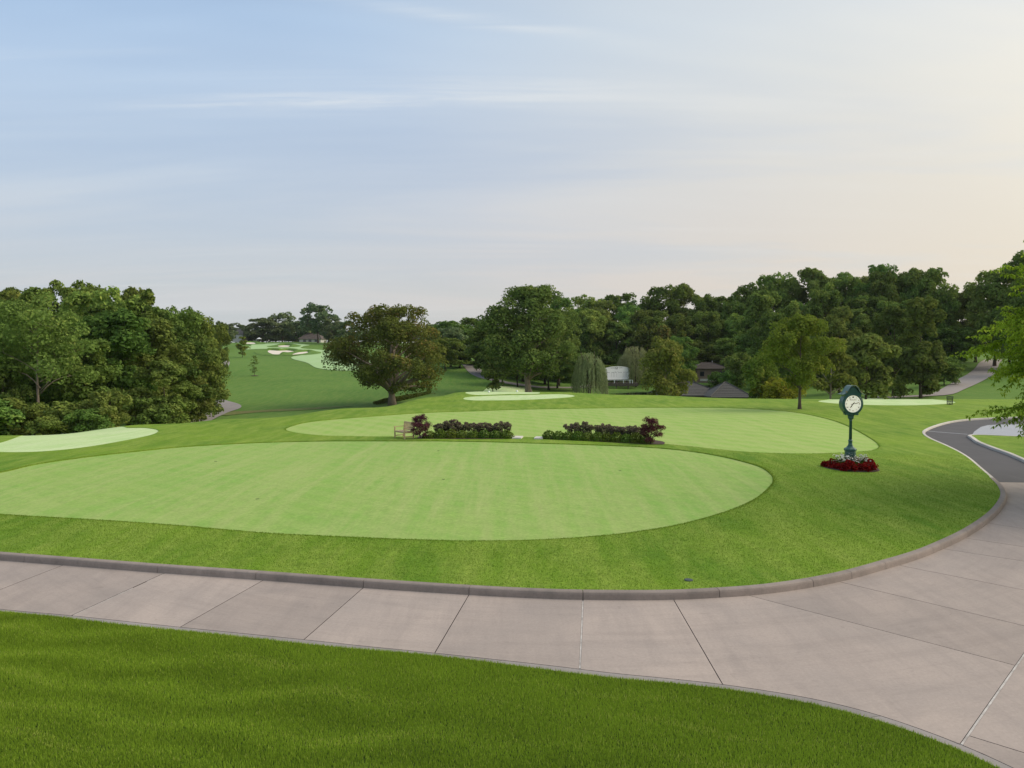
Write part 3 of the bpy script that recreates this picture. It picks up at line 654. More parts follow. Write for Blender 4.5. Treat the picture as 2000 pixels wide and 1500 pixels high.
# kerb stones
kerb = empty('kerb', (float(KB[0][0]), float(KB[0][1]), 0)); tag(kerb, 'raised concrete kerb curving round the lawn', kind='structure')
def sweep(P, prof, name, mat, parent, cap=True, smooth_=False):
    """prof: (offset to the front, z); P polyline of the back edge"""
    T = np.gradient(P, axis=0); T /= np.linalg.norm(T, axis=1)[:, None]; sgn = KSIGN
    Nn = np.stack([-T[:, 1], T[:, 0]], 1) * sgn; k = len(prof); V = []; Fs = []; c = parent.location if parent else (0, 0, 0)
    for i in range(len(P)):
        for o, z in prof: V.append((P[i][0] + Nn[i][0] * o - c[0], P[i][1] + Nn[i][1] * o - c[1], z))
    for i in range(len(P) - 1):
        for j in range(k - 1): Fs.append((i*k+j, i*k+j+1, (i+1)*k+j+1, (i+1)*k+j))
    if cap: Fs.append(tuple(range(k))); Fs.append(tuple((len(P)-1)*k + j for j in range(k - 1, -1, -1)))
    mb = MB().add(V, Fs); return link(name, mb.mesh(name, mat, smooth_), parent)
KSIGN = -1 if offs(KB, -0.20)[200][1] < KB[200][1] else 1
kprof = [(0, -.08), (0, KERB_H - .004), (.012, KERB_H), (.155, KERB_H - .004), (.180, KERB_H - .022), (.192, KERB_H - .06), (.205, -.08)]
kj = [near_s(KB, KBS, on_plane(*p, KERB_H)) for p in ((-430, 1044), (-190, 1062), (60, 1081), (318, 1101), (507, 1114), (716, 1129), (920, 1142), (1138, 1151), (1398, 1147), (1576, 1128), (1650, 1113), (1716, 1095), (1808, 1066), (1876, 1035), (1924, 1004), (1950, 975))]
kj = [0.0] + kj + [KBS[-1]]
for a, b in zip(kj[:-1], kj[1:]): sweep(sub(KB, KBS, a + .006, b - .006, 0.2), kprof, 'kerb_stone', MT['kerb'], kerb)
# pale narrow kerb along the asphalt
RBS = arclen(RB)
pk = empty('road_kerb', (float(RB[0][0]), float(RB[0][1]), 0)); tag(pk, 'pale narrow kerb between lawn and dark asphalt road', kind='structure')
pprof = [(0, -.08), (0, .125), (.012, .13), (.14, .128), (.155, .112), (.16, -.08)]
q = np.linspace(0, RBS[-1], 14)
for a, b in zip(q[:-1], q[1:]): sweep(sub(RB, RBS, a + .003, b - .003, 0.3), pprof, 'kerb_stone', MT['kerb_pale'], pk)
# asphalt road, right-hand island, apron
isl_px = [(1898, 850), (1904, 855), (1916, 863), (1947, 875), (1976, 885), (2000, 895), (2100, 935), (2300, 990), (2400, 940), (2300, 870), (2100, 853.5), (2000, 852.5), (1920, 849.5)]
ISL = catmull([on_plane(*p, 0.12) for p in isl_px], 0.3, True)
apr = np.array([on_plane(*p, 0.0) for p in ((1899, 849), (1903, 843), (1916, 834), (1930, 830.5), (1950, 829.5), (2100, 828), (2300, 840), (2300, 868), (2100, 854.5), (2000, 853.5), (1920, 850.5))])
road_poly = np.vstack([RB[::2], [on_plane(2320, 860)], [on_plane(2500, 960)], [endM + np.array([8, .4])], [endM + np.array([0, -.03])], [along(endA) + np.array([.02, -.03])], [along(endA - .1) + np.array([-.25, .05])]])
sheet('road', road_poly, [], 2.0, lambda x, y: 0 * x + 0.004, MT['asphalt'], 'dark asphalt road curving behind the lawn on the right')
sheet('apron', apr, [], 3.0, lambda x, y: 0 * x + 0.012, MT['apron'], 'pale grey paved apron beside the asphalt road')
def zisl(x, y): return 0.11 + 0.35 * smooth(seg_dist(np.asarray(x, float), np.asarray(y, float), np.vstack([ISL, ISL[:1]])) / 5)
sheet('island_lawn', ISL, [], 1.0, zisl, MT['lawn'], 'small lawn island right of the asphalt road', skirt=0.1)
ik = empty('island_kerb', (float(ISL[0][0]), float(ISL[0][1]), 0)); tag(ik, 'pale kerb edging the small lawn island on the right', kind='structure')
ISc = np.vstack([ISL, ISL[:1]]); cc = ISL.mean(0); KSIGN = 1
t_ = offs(ISc, .2); KSIGN = 1 if np.linalg.norm(t_[10] - cc) > np.linalg.norm(ISc[10] - cc) else -1
ISs = arclen(ISc); q = np.linspace(0, ISs[-1], 16)
for a, b in zip(q[:-1], q[1:]): sweep(sub(ISc, ISs, a + .003, b - .003, 0.3), [(0, -.08), (0, .135), (.012, .14), (.19, .137), (.21, .115), (.215, -.08)], 'kerb_stone', MT['kerb_pale'], ik)
la, lb = np.array(on_plane(1812, 842.2)), np.array(on_plane(1890, 848.4)); dl = (lb - la) / np.linalg.norm(lb - la); nl = np.array([-dl[1], dl[0]]) * .09
sheet('road_line', np.array([la - nl, lb - nl, lb + nl, la + nl]), [], 5, lambda x, y: 0 * x + 0.009, MT['apron'], 'faint pale seam across the asphalt road')
# lawn to the right of the drive, outside the picture, where the locust stands
sheet('side_lawn', np.array([(17.75, 22.8), (25.6, 33.8), (27.5, 34.4), (45, 34), (45, 18), (24.5, 17)]), [], 2.0, lambda x, y: 0 * x + 0.06, MT['lawn'], 'lawn on the far right beside the drive', skirt=0.1)

# ------------------------------------------------------------------ far course: fairways, bunkers, paths, pond
def hsheet(name, px, mat, label, dz, sp, step=1.5):
    return sheet(name, hill_poly(px, step), [], sp, lambda x, y: zterr(x, y) + dz, mat, label)
hsheet('fairway', [(480, 683), (508, 682), (547, 681.7), (583, 683), (600, 684.5), (613, 687.5), (604, 692), (572, 697), (573, 702), (599, 709), (618, 719), (650, 723.5), (690, 724), (730, 717), (715, 700), (680, 690), (634, 684.5), (590, 680.8), (592, 677), (604, 674.2), (566, 670.4), (534, 671), (501, 672.5), (481, 676)], MT['fairway'], 'pale mown fairway climbing the far hillside past the bunkers', 0.10, 5.0)
def bunker(px, label, lip=0.55):
    P = hill_poly(px, 0.8); c = P.mean(0)
    t = empty('bunker', (float(c[0]), float(c[1]), float(zterr(c[0], c[1])))); tag(t, label, kind='structure')
    V, T = cdt_sheet(P, [], 2.5, lambda x, y: zterr(x, y) + 0.16); V -= np.array(t.location)
    link('sand', np_mesh('sand', V, T, MT['sand'], smooth_=True), t)
    # grassed lip standing on the far side of the sand
    n = len(P); prof = [(-0.4, -0.1), (-0.1, 0.30), (0.5, 1.0), (1.4, 1.0), (3.2, 0.35), (5.0, -0.1)]
    out = P - c; T_ = np.roll(P, -1, 0) - np.roll(P, 1, 0); T_ /= np.linalg.norm(T_, axis=1)[:, None]; Nn = np.stack([T_[:, 1], -T_[:, 0]], 1)
    if ((Nn * out).sum(1)).mean() < 0: Nn = -Nn
    amp = smooth((Nn[:, 1] + 0.25) / 0.8) * lip
    V = []; Fs = []; k = len(prof)
    for i in range(n):
        for o, h in prof:
            q_ = P[i] + Nn[i] * o; V.append((q_[0] - c[0], q_[1] - c[1], float(zterr(q_[0], q_[1])) + 0.12 + h * amp[i] - t.location[2]))
    for i in range(n):
        for j in range(k - 1): Fs.append((i*k+j, ((i+1) % n)*k+j, ((i+1) % n)*k+j+1, i*k+j+1))
    MB().add(V, Fs).build('grass_lip', MT['hill'], t, True)
bunker([(523, 687.5), (528, 684.8), (545, 685.8), (562, 685.2), (575, 687.3), (552, 689.8), (546, 693), (533, 692.6)], 'largest sand bunker on the far hillside', 0.9)
bunker([(571, 693.2), (584, 689), (600, 687.6), (602, 689.6), (588, 692)], 'narrow sand bunker just right of the largest one', 0.8)
bunker([(481, 669.6), (492, 669.2), (500, 671), (496, 672.4), (482, 672)], 'sand bunker beside the small round tree on the hill', 0.7)
bunker([(463.5, 675), (467, 673.8), (470, 675.5), (467, 677)], 'small sand bunker left of the round hillside tree', 0.3)
bunker([(543, 676.2), (556, 675), (568, 676), (562, 678), (548, 678)], 'sand bunker under a dark ridge of the upper fairway', 1.0)
def ribbon(name, px, widths, mat, label, dz=0.06, zf=None, step=1.5):
    zf = zf or zterr
    C = catmull([hit(*p, zf) if len(p) == 2 else p[:2] for p in px], step); S = arclen(C); S0 = np.linspace(0, S[-1], len(widths)); W = np.interp(S, S0, widths)
    T = np.gradient(C, axis=0); T /= np.linalg.norm(T, axis=1)[:, None]; Nn = np.stack([-T[:, 1], T[:, 0]], 1); V = []; Fs = []
    for i in range(len(C)):
        for k in range(5):
            o = (k / 4 - .5) * W[i]; q_ = C[i] + Nn[i] * o; V.append((q_[0], q_[1], float(zf(q_[0], q_[1])) + dz))
    for i in range(len(C) - 1):
        for k in range(4): Fs.append((i*5+k, i*5+k+1, (i+1)*5+k+1, (i+1)*5+k))
    o = MB().add(V, Fs).build(name, mat, None, True); tag(o, label, kind='structure'); return o
ribbon('cart_path', [(385, 826), (420, 808), (447, 797.5), (445, 791), (425, 786), (405, 780), (398, 765), (412, 745), (428, 725), (438, 708), (430, 696)], [3.2, 3.4, 3.8, 3.4, 3.2, 3.0, 3.0, 3.0], MT['path'], 'winding grey cart path at the foot of the left wood')
ribbon('cart_path', [(913, 711), (930, 727), (955, 739), (990, 748), (1030, 754), (1080, 757), (1120, 757.5), (1165, 752)], [3.2, 3.4, 3.6, 3.6, 3.4], MT['path'], 'curving cart path beneath the wood left of the scoreboard')
ribbon('cart_path', [(1700, 776), (1770, 775.2), (1830, 772), (1868, 757), (1905, 738), (1925, 722), (1932, 710), (1945, 702)], [3.0, 3.2, 4.2, 4.4, 4.0, 3.6], MT['path'], 'grey cart path climbing past the wood on the right', dz=0.10)
hsheet('dry_rough', [(440, 812), (500, 806), (600, 801), (690, 793), (640, 795), (560, 799), (480, 803), (440, 806)], MT['rough'], 'strip of browned rough grass at the foot of the hill', 0.05, 3.0)
pond_y0, pond_y1 = 132, 163
pp = catmull([(at_depth(1085, 140), 138), (at_depth(1130, 160), 159), (at_depth(1190, 164), 164), (at_depth(1275, 160), 160), (at_depth(1330, 145), 146), (at_depth(1250, 131), 131), (at_depth(1150, 131), 131)], 1.5, True)
sheet('pond', pp, [], 4.0, lambda x, y: 0 * x - 2.75, MT['water'], 'dark pond below the scoreboard behind the crest')

# ------------------------------------------------------------------ tree generators
def leaves(C, Rr, n, size, seed, up=0.35, aspect=0.6, shell=(0.62, 1.06), flat=1.0, rnd=0.55):
    """C (m,3) clump centres, Rr (m,) radii -> leaf quads spread over the clumps"""
    g = np.random.default_rng(seed); m = len(C); wgt = Rr ** 2; wgt = wgt / wgt.sum()
    k = g.choice(m, n, p=wgt); d = g.normal(size=(n, 3)); d /= np.linalg.norm(d, axis=1)[:, None]
    flip = (d[:, 2] < -0.3) & (g.random(n) < 0.6); d[flip, 2] *= -1
    rr = Rr[k] * (shell[0] + (shell[1] - shell[0]) * g.random(n) ** 0.6)
    P = C[k] + d * rr[:, None] * np.array([1, 1, flat])
    nn = d * 0.8 + g.normal(size=(n, 3)) * rnd + np.array([0, 0, up]); nn /= np.linalg.norm(nn, axis=1)[:, None]
    a = np.cross(nn, g.normal(size=(n, 3))); a /= np.linalg.norm(a, axis=1)[:, None]; b = np.cross(nn, a)
    s = size * (0.55 + 0.9 * g.random(n)); L = a * s[:, None]; W = b * (s * aspect)[:, None]
    V = np.stack([P - L, P + W + nn * s[:, None] * .1, P + L, P - W + nn * s[:, None] * .1], 1).reshape(-1, 3)
    clump = g.random(m); tint = np.clip(0.55 * clump[k] + 0.45 * g.random(n), 0, 1)
    return V, np.arange(4 * n).reshape(-1, 4), tint
PROF = {
 'round': lambda t: np.sqrt(np.clip(1 - (2 * t - 0.9) ** 2 / 1.25, 0.05, 1)),
 'spread': lambda t: np.clip(1.05 - 0.85 * np.abs(t - 0.42) ** 1.5 * 1.8, 0.2, 1),
 'oval': lambda t: np.sqrt(np.clip(1 - (2 * t - 1) ** 2, 0.08, 1)),
 'cone': lambda t: np.clip(1.02 - t * 0.92, 0.06, 1),
 'column': lambda t: np.clip(0.85 - 0.5 * np.abs(t - .35), 0.1, 1)}
def limb(mb, a, b, r0, r1, g, sag=0.12, n=5, seg=6):
    a, b = np.array(a), np.array(b); L = np.linalg.norm(b - a); o = g.normal(size=3) * L * 0.06; pts = []
    for i in range(n):
        t = i / (n - 1); p = a + (b - a) * t + o * math.sin(math.pi * t); p[2] += L * sag * math.sin(math.pi * t) * 0.6; pts.append(p)
    mb.tube(pts, [r0 + (r1 - r0) * i / (n - 1) for i in range(n)], seg)
def make_tree(seed, H, W, cb, nl, ns, nleaf, size, prof='round', tr=0.3, lobe=0.21, bark='bark', leaf='wood_leaf', lean=0.0, rnd=0.55, subr=(.32, .55), limbs=True, shell=(.62, 1.06), aspect=.6, gap=0.0, trunk_top=0.8):
    g = np.random.default_rng(seed); pf = PROF[prof]; mains = []; Rm = []
    for i in range(nl):
        t = (i + 0.5) / nl; t = np.clip(t + g.normal() * 0.05, 0.03, 0.97); an = i * 2.39996 + g.normal() * 0.35
        rl = W * lobe * g.uniform(0.75, 1.25) * (0.55 + 0.45 * float(pf(t)))
        rr = max(0, float(pf(t)) * W / 2 - rl * 0.75) * g.uniform(0.55, 1.08)
        z = cb + (H - cb) * t; z = min(z, H - rl * 0.8); z = max(z, cb + rl * .45)
        mains.append((rr * math.cos(an) + lean * z, rr * math.sin(an), z)); Rm.append(rl)
    mains = np.array(mains); Rm = np.array(Rm); C = []; Rs = []
    for p, r in zip(mains, Rm):
        for j in range(ns):
            d = g.normal(size=3); d /= np.linalg.norm(d)
            if d[2] < -0.45: d[2] *= -0.4
            if g.random() < gap: continue
            C.append(p + d * r * g.uniform(.6, .98) * np.array([1, 1, .85])); Rs.append(r * g.uniform(*subr))
    C = np.array(C); Rs = np.array(Rs)
    V, Fc, tint = leaves(C, Rs, nleaf, size, seed + 1, rnd=rnd, shell=shell, aspect=aspect)
    crown = np_mesh('crown', V, Fc, MT[leaf], tint)
    mb = MB(); n = 8; top = trunk_top * H; pts = []; o1, o2 = g.normal(size=2) * 0.012 * H
    for i in range(n):
        t = i / (n - 1); z = -0.4 + t * (top + 0.4); pts.append((lean * z + o1 * math.sin(t * 3), o2 * math.sin(t * 3.4), z))
    mb.tube(pts, [tr * 1.55] + [tr * (1.05 - 0.95 * i / (n - 1)) for i in range(1, n)], 9)
    if limbs:
        for p, r in zip(mains, Rm):
            zs = min(max(p[2] - np.hypot(p[0], p[1]) * g.uniform(.5, .9), cb * .85, 0.12 * H), top * .95)
            st = (lean * zs, 0, zs); r0 = tr * max(.16, (1 - zs / top)) * .62; limb(mb, st, p, r0, r0 * .35, g)
        for k in range(0, len(C), 3):
            m = mains[np.argmin(((mains - C[k]) ** 2).sum(1))]; limb(mb, m, C[k], tr * .09, tr * .03, g, n=3, seg=4)
    trunk = mb.mesh('trunk', MT[bark], True, fix=False)
    return {'H': H, 'W': W, 'parts': [('trunk', trunk), ('crown', crown)]}
def plant(proto, name, loc, H=None, W=None, rz=None, label=None, cat='tree', group=None):
    s = (H / proto['H']) if H else 1.0; sw = (W / proto['W']) if W else s
    o = empty(name, loc, random.uniform(0, 6.28) if rz is None else rz, (sw, sw, s))
    for nm, me in proto['parts']: link(nm, me, o)
    tag(o, label, cat, group); return o
def place(proto, name, px, topy, depth, Wm, label, cat='tree', group=None, rz=None, zf=None, sink=0.0):
    x = at_depth(px, depth); zf = zf or zterr; z0 = float(zf(np.array([x]), np.array([depth]))[0]) - 0.05 - sink
    H = z_at(topy, depth) - z0; return plant(proto, name, (x, depth, z0), H, Wm, rz, label, cat, group)

# woodland prototypes
WOOD = [make_tree(100 + i, 18, 12, cb, nl, 10, 15000, 0.25, pr, .26, lb, bk, lf, gap=gp, shell=(.45, 1.1), rnd=.65)
        for i, (cb, nl, pr, lb, bk, lf, gp) in enumerate([
            (3.5, 17, 'round', .20, 'bark_dark', 'wood_leaf', .05), (4.0, 15, 'oval', .21, 'bark', 'wood_leaf', .1), (2.0, 19, 'round', .18, 'bark', 'olive_leaf', .05),
            (5.0, 14, 'oval', .20, 'bark_dark', 'wood_leaf', .2), (1.5, 18, 'column', .19, 'bark_dark', 'wood_leaf', .05), (2.5, 16, 'spread', .19, 'bark', 'olive_leaf', .1),
            (3.0, 20, 'oval', .165, 'bark_dark', 'wood_leaf', .12)])]
SHRUB = [make_tree(140 + i, 5, 5, 0.4, 11, 8, 5000, 0.15, 'round', .08, .22, 'bark_dark', lf, trunk_top=.6) for i, lf in enumerate(['wood_leaf', 'olive_leaf', 'wood_leaf'])]
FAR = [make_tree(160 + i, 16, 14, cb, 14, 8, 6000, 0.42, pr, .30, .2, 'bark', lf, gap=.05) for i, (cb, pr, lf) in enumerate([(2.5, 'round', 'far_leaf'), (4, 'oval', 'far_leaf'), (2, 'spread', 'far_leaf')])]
CONIFER = make_tree(180, 14, 6, 0.8, 18, 8, 5000, 0.3, 'cone', .2, .15, 'bark_dark', 'wood_leaf')
_o = 'first second third fourth fifth sixth seventh eighth ninth tenth eleventh twelfth thirteenth fourteenth fifteenth sixteenth seventeenth eighteenth nineteenth'.split()
ordn = _o + [(('twentieth', 'thirtieth', 'fortieth')[t_ - 2] if u_ == 0 else ('twenty', 'thirty', 'forty')[t_ - 2] + '-' + _o[u_ - 1]) for t_ in (2, 3, 4) for u_ in range(10)]

# --- left wood
left_sky = [(-75, 575, 74, 11), (18, 566, 92, 9), (66, 565, 86, 9), (133, 553, 88, 10), (205, 560, 84, 11), (248, 565, 90, 10), (300, 600, 86, 9), (331, 606, 92, 9), (362, 611, 100, 8.5), (388, 617, 108, 7.5), (420, 630, 135, 6)]
for i, (px, ty, d, W) in enumerate(left_sky):
    place(WOOD[(i * 3 + 1) % 7], 'woodland_tree', px, ty, d, W, f'{ordn[i]} treetop from the left on the skyline of the left wood', group='trees of the left wood')
left_front = [(-40, 640, 64, 9, 0, 'leafy tree at the extreme left edge of the left wood'),
 (5, 705, 62, 6, 2, 'short bushy tree low at the left edge below the olive tree'), (215, 610, 72, 10, 3, 'tall dark greyish tree in the middle of the left wood with a bare lower trunk'),
 (282, 625, 78, 9, 2, 'olive green tree right of the dark middle tree in the left wood'), (338, 640, 84, 9, 5, 'light green spreading tree near the right end of the left wood'),
 (385, 655, 92, 7.4, 2, 'light green tree overhanging the cart path at the end of the left wood'), (318, 705, 70, 6.2, 5, 'low light green tree in front of the right half of the left wood'),
 (362, 705, 84, 5.6, 2, 'drooping low tree beside the bend of the left cart path'), (160, 660, 66, 7, 4, 'narrow dark tree behind the pale-trunked olive tree'), (432, 650, 170, 5, 4, 'dark tree closing the right end of the left wood on the hill')]
for px, ty, d, W, k, lb in left_front: place(WOOD[k], 'woodland_tree', px, ty, d, W, lb, group='trees of the left wood')
hero_olive = make_tree(201, 13, 9.5, 5.4, 15, 9, 9500, 0.135, 'round', .17, .20, 'bark_pale', 'olive_leaf', gap=.3, rnd=.8)
place(hero_olive, 'slender_tree', 78, 590, 62, 9.2, 'pale-trunked slender olive tree standing at the front of the left wood', rz=0.6)
SPIRE = make_tree(203, 16, 6, 6, 12, 8, 2600, 0.26, 'cone', .14, .17, 'bark', 'wood_leaf', gap=.3)
place(SPIRE, 'slender_tree', 289, 567, 82, 5.5, 'thin see-through treetop rising right of the left wood centre')
for i, (px, ty, d, W, k, lb) in enumerate([(200, 765, 60, 4.0, 1, 'small rounded tree with pale trunk at the foot of the left wood'), (22, 780, 58, 4.6, 0, 'leafy shrub at the foot of the left wood near the pale tee'), (135, 785, 60, 4.2, 2, 'brownish shrub between the olive tree and the small rounded tree'),
     (-30, 780, 56, 5.5, 0, 'shrub at the extreme left foot of the wood'), (296, 775, 68, 4.4, 1, 'dark shrub right of the gap at the foot of the left wood'), (340, 775, 70, 4.4, 0, 'light shrub at the right foot of the left wood'), (86, 815, 57, 3.0, 0, 'lowest shrub beside the far edge of the pale left tee'), (165, 800, 58, 3.4, 2, 'low dark shrub left of the small rounded tree')]):
    place(SHRUB[k], 'shrub', px, ty, d, W, lb, 'shrub', 'shrubs at the foot of the left wood')
for i in range(13):  # the wood behind, seen only through gaps
    px = -60 + i * 34 + random.uniform(-10, 10); d = 104 + random.uniform(-6, 14)
    place(WOOD[i % 7], 'woodland_tree', px, random.uniform(615, 640), d, 10, f'{ordn[i]} dark tree from the left deep inside the left wood', group='trees deep in the left wood')

# --- right wood skyline
right_sky = [(884, 627, 205, 12), (930, 622, 215, 13), (1092, 582, 200, 13), (1149, 575, 225, 13), (1180, 588, 215, 12), (1209, 575, 230, 13), (1252, 585, 225, 13), (1296, 562, 220, 14), (1338, 559, 225, 14), (1386, 572, 215, 12), (1415, 588, 225, 11), (1443, 573, 215, 12), (1470, 552, 205, 12), (1508, 539, 205, 13), (1540, 556, 210, 12), (1582, 525, 200, 13), (1612, 545, 205, 11),
             (1650, 535, 195, 12), (1690, 540, 200, 12), (1722, 518, 190, 12), (1760, 541, 195, 11), (1782, 525, 185, 11), (1812, 526, 185, 12), (1846, 566, 195, 11)]
for i, (px, ty, d, W) in enumerate(right_sky):
    place(WOOD[(i * 2 + i // 4) % 7], 'woodland_tree', px, ty, d, W * 1.15, f'{ordn[i]} treetop from the left on the skyline of the right wood', group='trees of the right wood')
for i, (px, ty, d, W) in enumerate([(1880, 574, 190, 13), (1905, 560, 180, 13), (1942, 530, 170, 14), (1972, 526, 165, 13), (2012, 490, 150, 14), (2060, 480, 150, 14)]):
    place(WOOD[(i * 3 + 2) % 7], 'woodland_tree', px, ty, d, W, f'{ordn[i]} tall tree right of the dip in the right-hand skyline', group='trees above the right path')
mid = []
for i in range(46):
    px = 870 + i * 22.5 + random.uniform(-8, 8); d = 172 + random.uniform(-8, 18)
    if 900 < px < 945: d = 200
    if 1120 < px < 1300 or 1335 < px < 1450: d = 194 + random.uniform(0, 14)
    sky = np.interp(px, [p[0] for p in right_sky] + [1905, 1972], [p[1] for p in right_sky] + [560, 526])
    if 1868 < px < 1945: d = 190 + random.uniform(0, 15)
    ty = sky + random.uniform(12, 75) if px > 950 else 645 + random.uniform(0, 20)
    place(WOOD[int(RNG.integers(0, 7))], 'woodland_tree', px, ty, d, random.uniform(9, 13), f'{ordn[i]} dark tree from the left in the middle rank of the right wood', group='trees in the middle of the right wood')
for i in range(34):
    px = 960 + i * 27 + random.uniform(-8, 8); d = 160 + random.uniform(-6, 8)
    if 1130 < px < 1300: d = 198
    if 1335 < px < 1450: d = 186
    if px > 1850: d = 192
    ty = random.uniform(655, 700)
    place(WOOD[int(RNG.integers(0, 7))], 'woodland_tree', px, ty, d, random.uniform(7, 10), f'{ordn[i]} low tree from the left along the foot of the right wood', group='low trees at the foot of the right wood')
for i in range(40):
    px = 880 + i * 25 + random.uniform(-8, 8); d = 186 + random.uniform(-4, 6)
    if 905 < px < 1090: d = 196
    if px > 1830: d = 205
    place(SHRUB[i % 3], 'shrub', px, z_at(0, 1) * 0 + random.uniform(705, 725), d, random.uniform(6, 8), f'{ordn[i]} undergrowth shrub from the left beneath the right wood', 'shrub', 'undergrowth of the right wood')

# --- named trees
BIG = make_tree(211, 21, 17, 4.4, 32, 10, 42000, 0.21, 'round', .55, .175, 'bark_pale', 'wood_leaf', gap=.04)
BIG['parts'][1][1].materials[0] = MT['olive_leaf']
place(BIG, 'large_tree', 1034, 560, 140, 19.0, 'tallest tree left of centre with a thick pale trunk behind the crest tees', rz=1.2)
OAK = make_tree(227, 16, 19, 2.0, 40, 9, 44000, 0.17, 'spread', .55, .125, 'bark_pale', 'oak_leaf', gap=.06, subr=(.34, .6))
place(OAK, 'oak_tree', 766, 599, 118, 18.8, 'spreading bronze-tinged oak with a short stout trunk before the far fairway', rz=2.3)
MAPLE = make_tree(231, 9, 7.4, 1.9, 18, 9, 18000, 0.115, 'oval', .17, .20, 'bark', 'bright_leaf', gap=.05)
place(MAPLE, 'maple_tree', 1563, 618, 70, 6.6, 'yellow-green maple standing alone on the lawn beyond the second green', zf=zlawn_q, rz=.4)
place(make_tree(232, 8, 8.6, 0.3, 16, 9, 9000, 0.20, 'round', .14, .21, 'bark_pale', 'gold_leaf', gap=.12), 'birch_tree', 1300, 667, 112, 8.2, 'golden olive many-stemmed tree right of the white scoreboard')
place(make_tree(233, 7, 7, 0.3, 12, 8, 6000, 0.2, 'round', .12, .23, 'bark', 'bright_leaf'), 'broad_bush', 1490, 690, 104, 6.0, 'yellow-green bush left of the lone maple behind the crest', 'bush')
place(make_tree(234, 4, 7, 0.2, 12, 8, 4500, 0.18, 'round', .1, .2, 'bark', 'lime_leaf'), 'low_bush', 1522, 742, 101, 7.2, 'low lime-yellow bush under the lone maple behind the crest', 'bush')
place(make_tree(235, 9, 7, 1.4, 14, 8, 6500, 0.22, 'round', .14, .2, 'bark_pale', 'gold_leaf', gap=.12), 'brownish_tree', 1622, 664, 108, 7.6, 'brownish olive tree just left of the clock head')
place(make_tree(236, 10, 8, 0.8, 16, 8, 8500, 0.25, 'round', .18, .2, 'bark', 'olive_leaf'), 'dense_tree', 1692, 657, 112, 8.4, 'dense dark olive tree directly behind the clock head')
place(make_tree(237, 16, 8, 0.8, 24, 9, 13000, 0.25, 'column', .22, .2, 'bark', 'olive_leaf'), 'ivy_clad_tree', 1800, 582, 116, 7.6, 'tall ivy-clad tree with a sunlit right edge beside the rising path')
place(WOOD[5], 'woodland_tree', 1745, 600, 124, 9, 'olive tree between the dense tree and the ivy-clad tree')
place(WOOD[2], 'woodland_tree', 1640, 600, 135, 9, 'mid green tree rising behind the brownish tree')
place(WOOD[0], 'woodland_tree', 1510, 612, 140, 9, 'layered green tree rising behind the lone maple')
for px, ty, d, W, k, lb in [(1845, 700, 135, 7, 0, 'dark bushy tree beside the foot of the rising path'), (1760, 735, 117, 4, 2, 'small pale-leaved bush below the ivy-clad tree'), (1398, 727, 150, 4, 0, 'dark bush in front of the brown brick building'), (1421, 724, 148, 4, 0, 'taller dark bush right of the brown brick building'), (1440, 690, 150, 7, 2, 'dark bush behind the grey shingle roof')]:
    place(SHRUB[k], 'bush', px, ty, d, W, lb, 'bush')
place(make_tree(238, 8, 5, 1.5, 12, 8, 4200, 0.2, 'oval', .1, .2, 'bark', 'olive_leaf'), 'small_tree', 964, 694, 134, 5.2, 'small round-headed tree left of the tallest tree')
place(CONIFER, 'conifer_tree', 1330, 632, 178, 7, 'dark pointed conifer behind the golden tree')
place(make_tree(239, 8, 10, 4.0, 12, 7, 3800, 0.28, 'spread', .14, .2, 'bark_dark', 'oak_leaf', gap=.2), 'copper_tree', 1290, 638, 190, 13, 'copper-brown leaved tree above the golden tree')
# hillside saplings and far trees
place(make_tree(240, 5, 2.4, 0.4, 9, 7, 1500, .16, 'oval', .05, .25, 'bark', 'bright_leaf'), 'young_tree', 473.5, 658, 262, 4.6, 'small bright round tree beside the hillside bunkers')
place(make_tree(241, 6, 2.2, 0.9, 16, 8, 1500, .085, 'oval', .05, .26, 'bark', 'olive_leaf', gap=.1), 'sapling', 497, 694, 178, 2.2, 'thin sapling standing alone on the hillside')
sx, sy = at_depth(497, 178), 178.0
tag(MB().lathe([(0.9, -.05), (0.85, .05), (.2, .12)], 14, (sx, sy, float(zterr(np.array([sx]), np.array([sy]))[0]) + .02)).build('mulch_ring', MT['mulch']), 'ring of mulch under the thin hillside sapling', 'mulch ring')
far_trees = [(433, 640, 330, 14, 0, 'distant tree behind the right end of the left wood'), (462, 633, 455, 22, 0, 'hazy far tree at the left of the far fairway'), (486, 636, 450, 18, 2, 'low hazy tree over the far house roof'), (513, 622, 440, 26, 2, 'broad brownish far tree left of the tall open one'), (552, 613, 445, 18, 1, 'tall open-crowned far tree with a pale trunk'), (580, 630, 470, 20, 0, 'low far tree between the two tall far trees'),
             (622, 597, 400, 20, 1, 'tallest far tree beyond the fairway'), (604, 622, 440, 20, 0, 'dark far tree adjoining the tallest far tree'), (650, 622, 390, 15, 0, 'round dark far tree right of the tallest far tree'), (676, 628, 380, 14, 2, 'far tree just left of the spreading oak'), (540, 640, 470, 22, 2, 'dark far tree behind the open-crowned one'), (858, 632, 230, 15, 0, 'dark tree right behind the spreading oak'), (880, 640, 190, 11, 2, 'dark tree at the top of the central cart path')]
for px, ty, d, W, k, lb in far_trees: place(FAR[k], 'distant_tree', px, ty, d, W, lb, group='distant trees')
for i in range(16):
    px = 440 + i * 29; place(FAR[i % 3], 'distant_tree', px, random.uniform(641, 650), 520 + random.uniform(-20, 40), 26, f'{ordn[i]} hazy tree from the left in the farthest row behind the fairway', group='farthest row of trees')
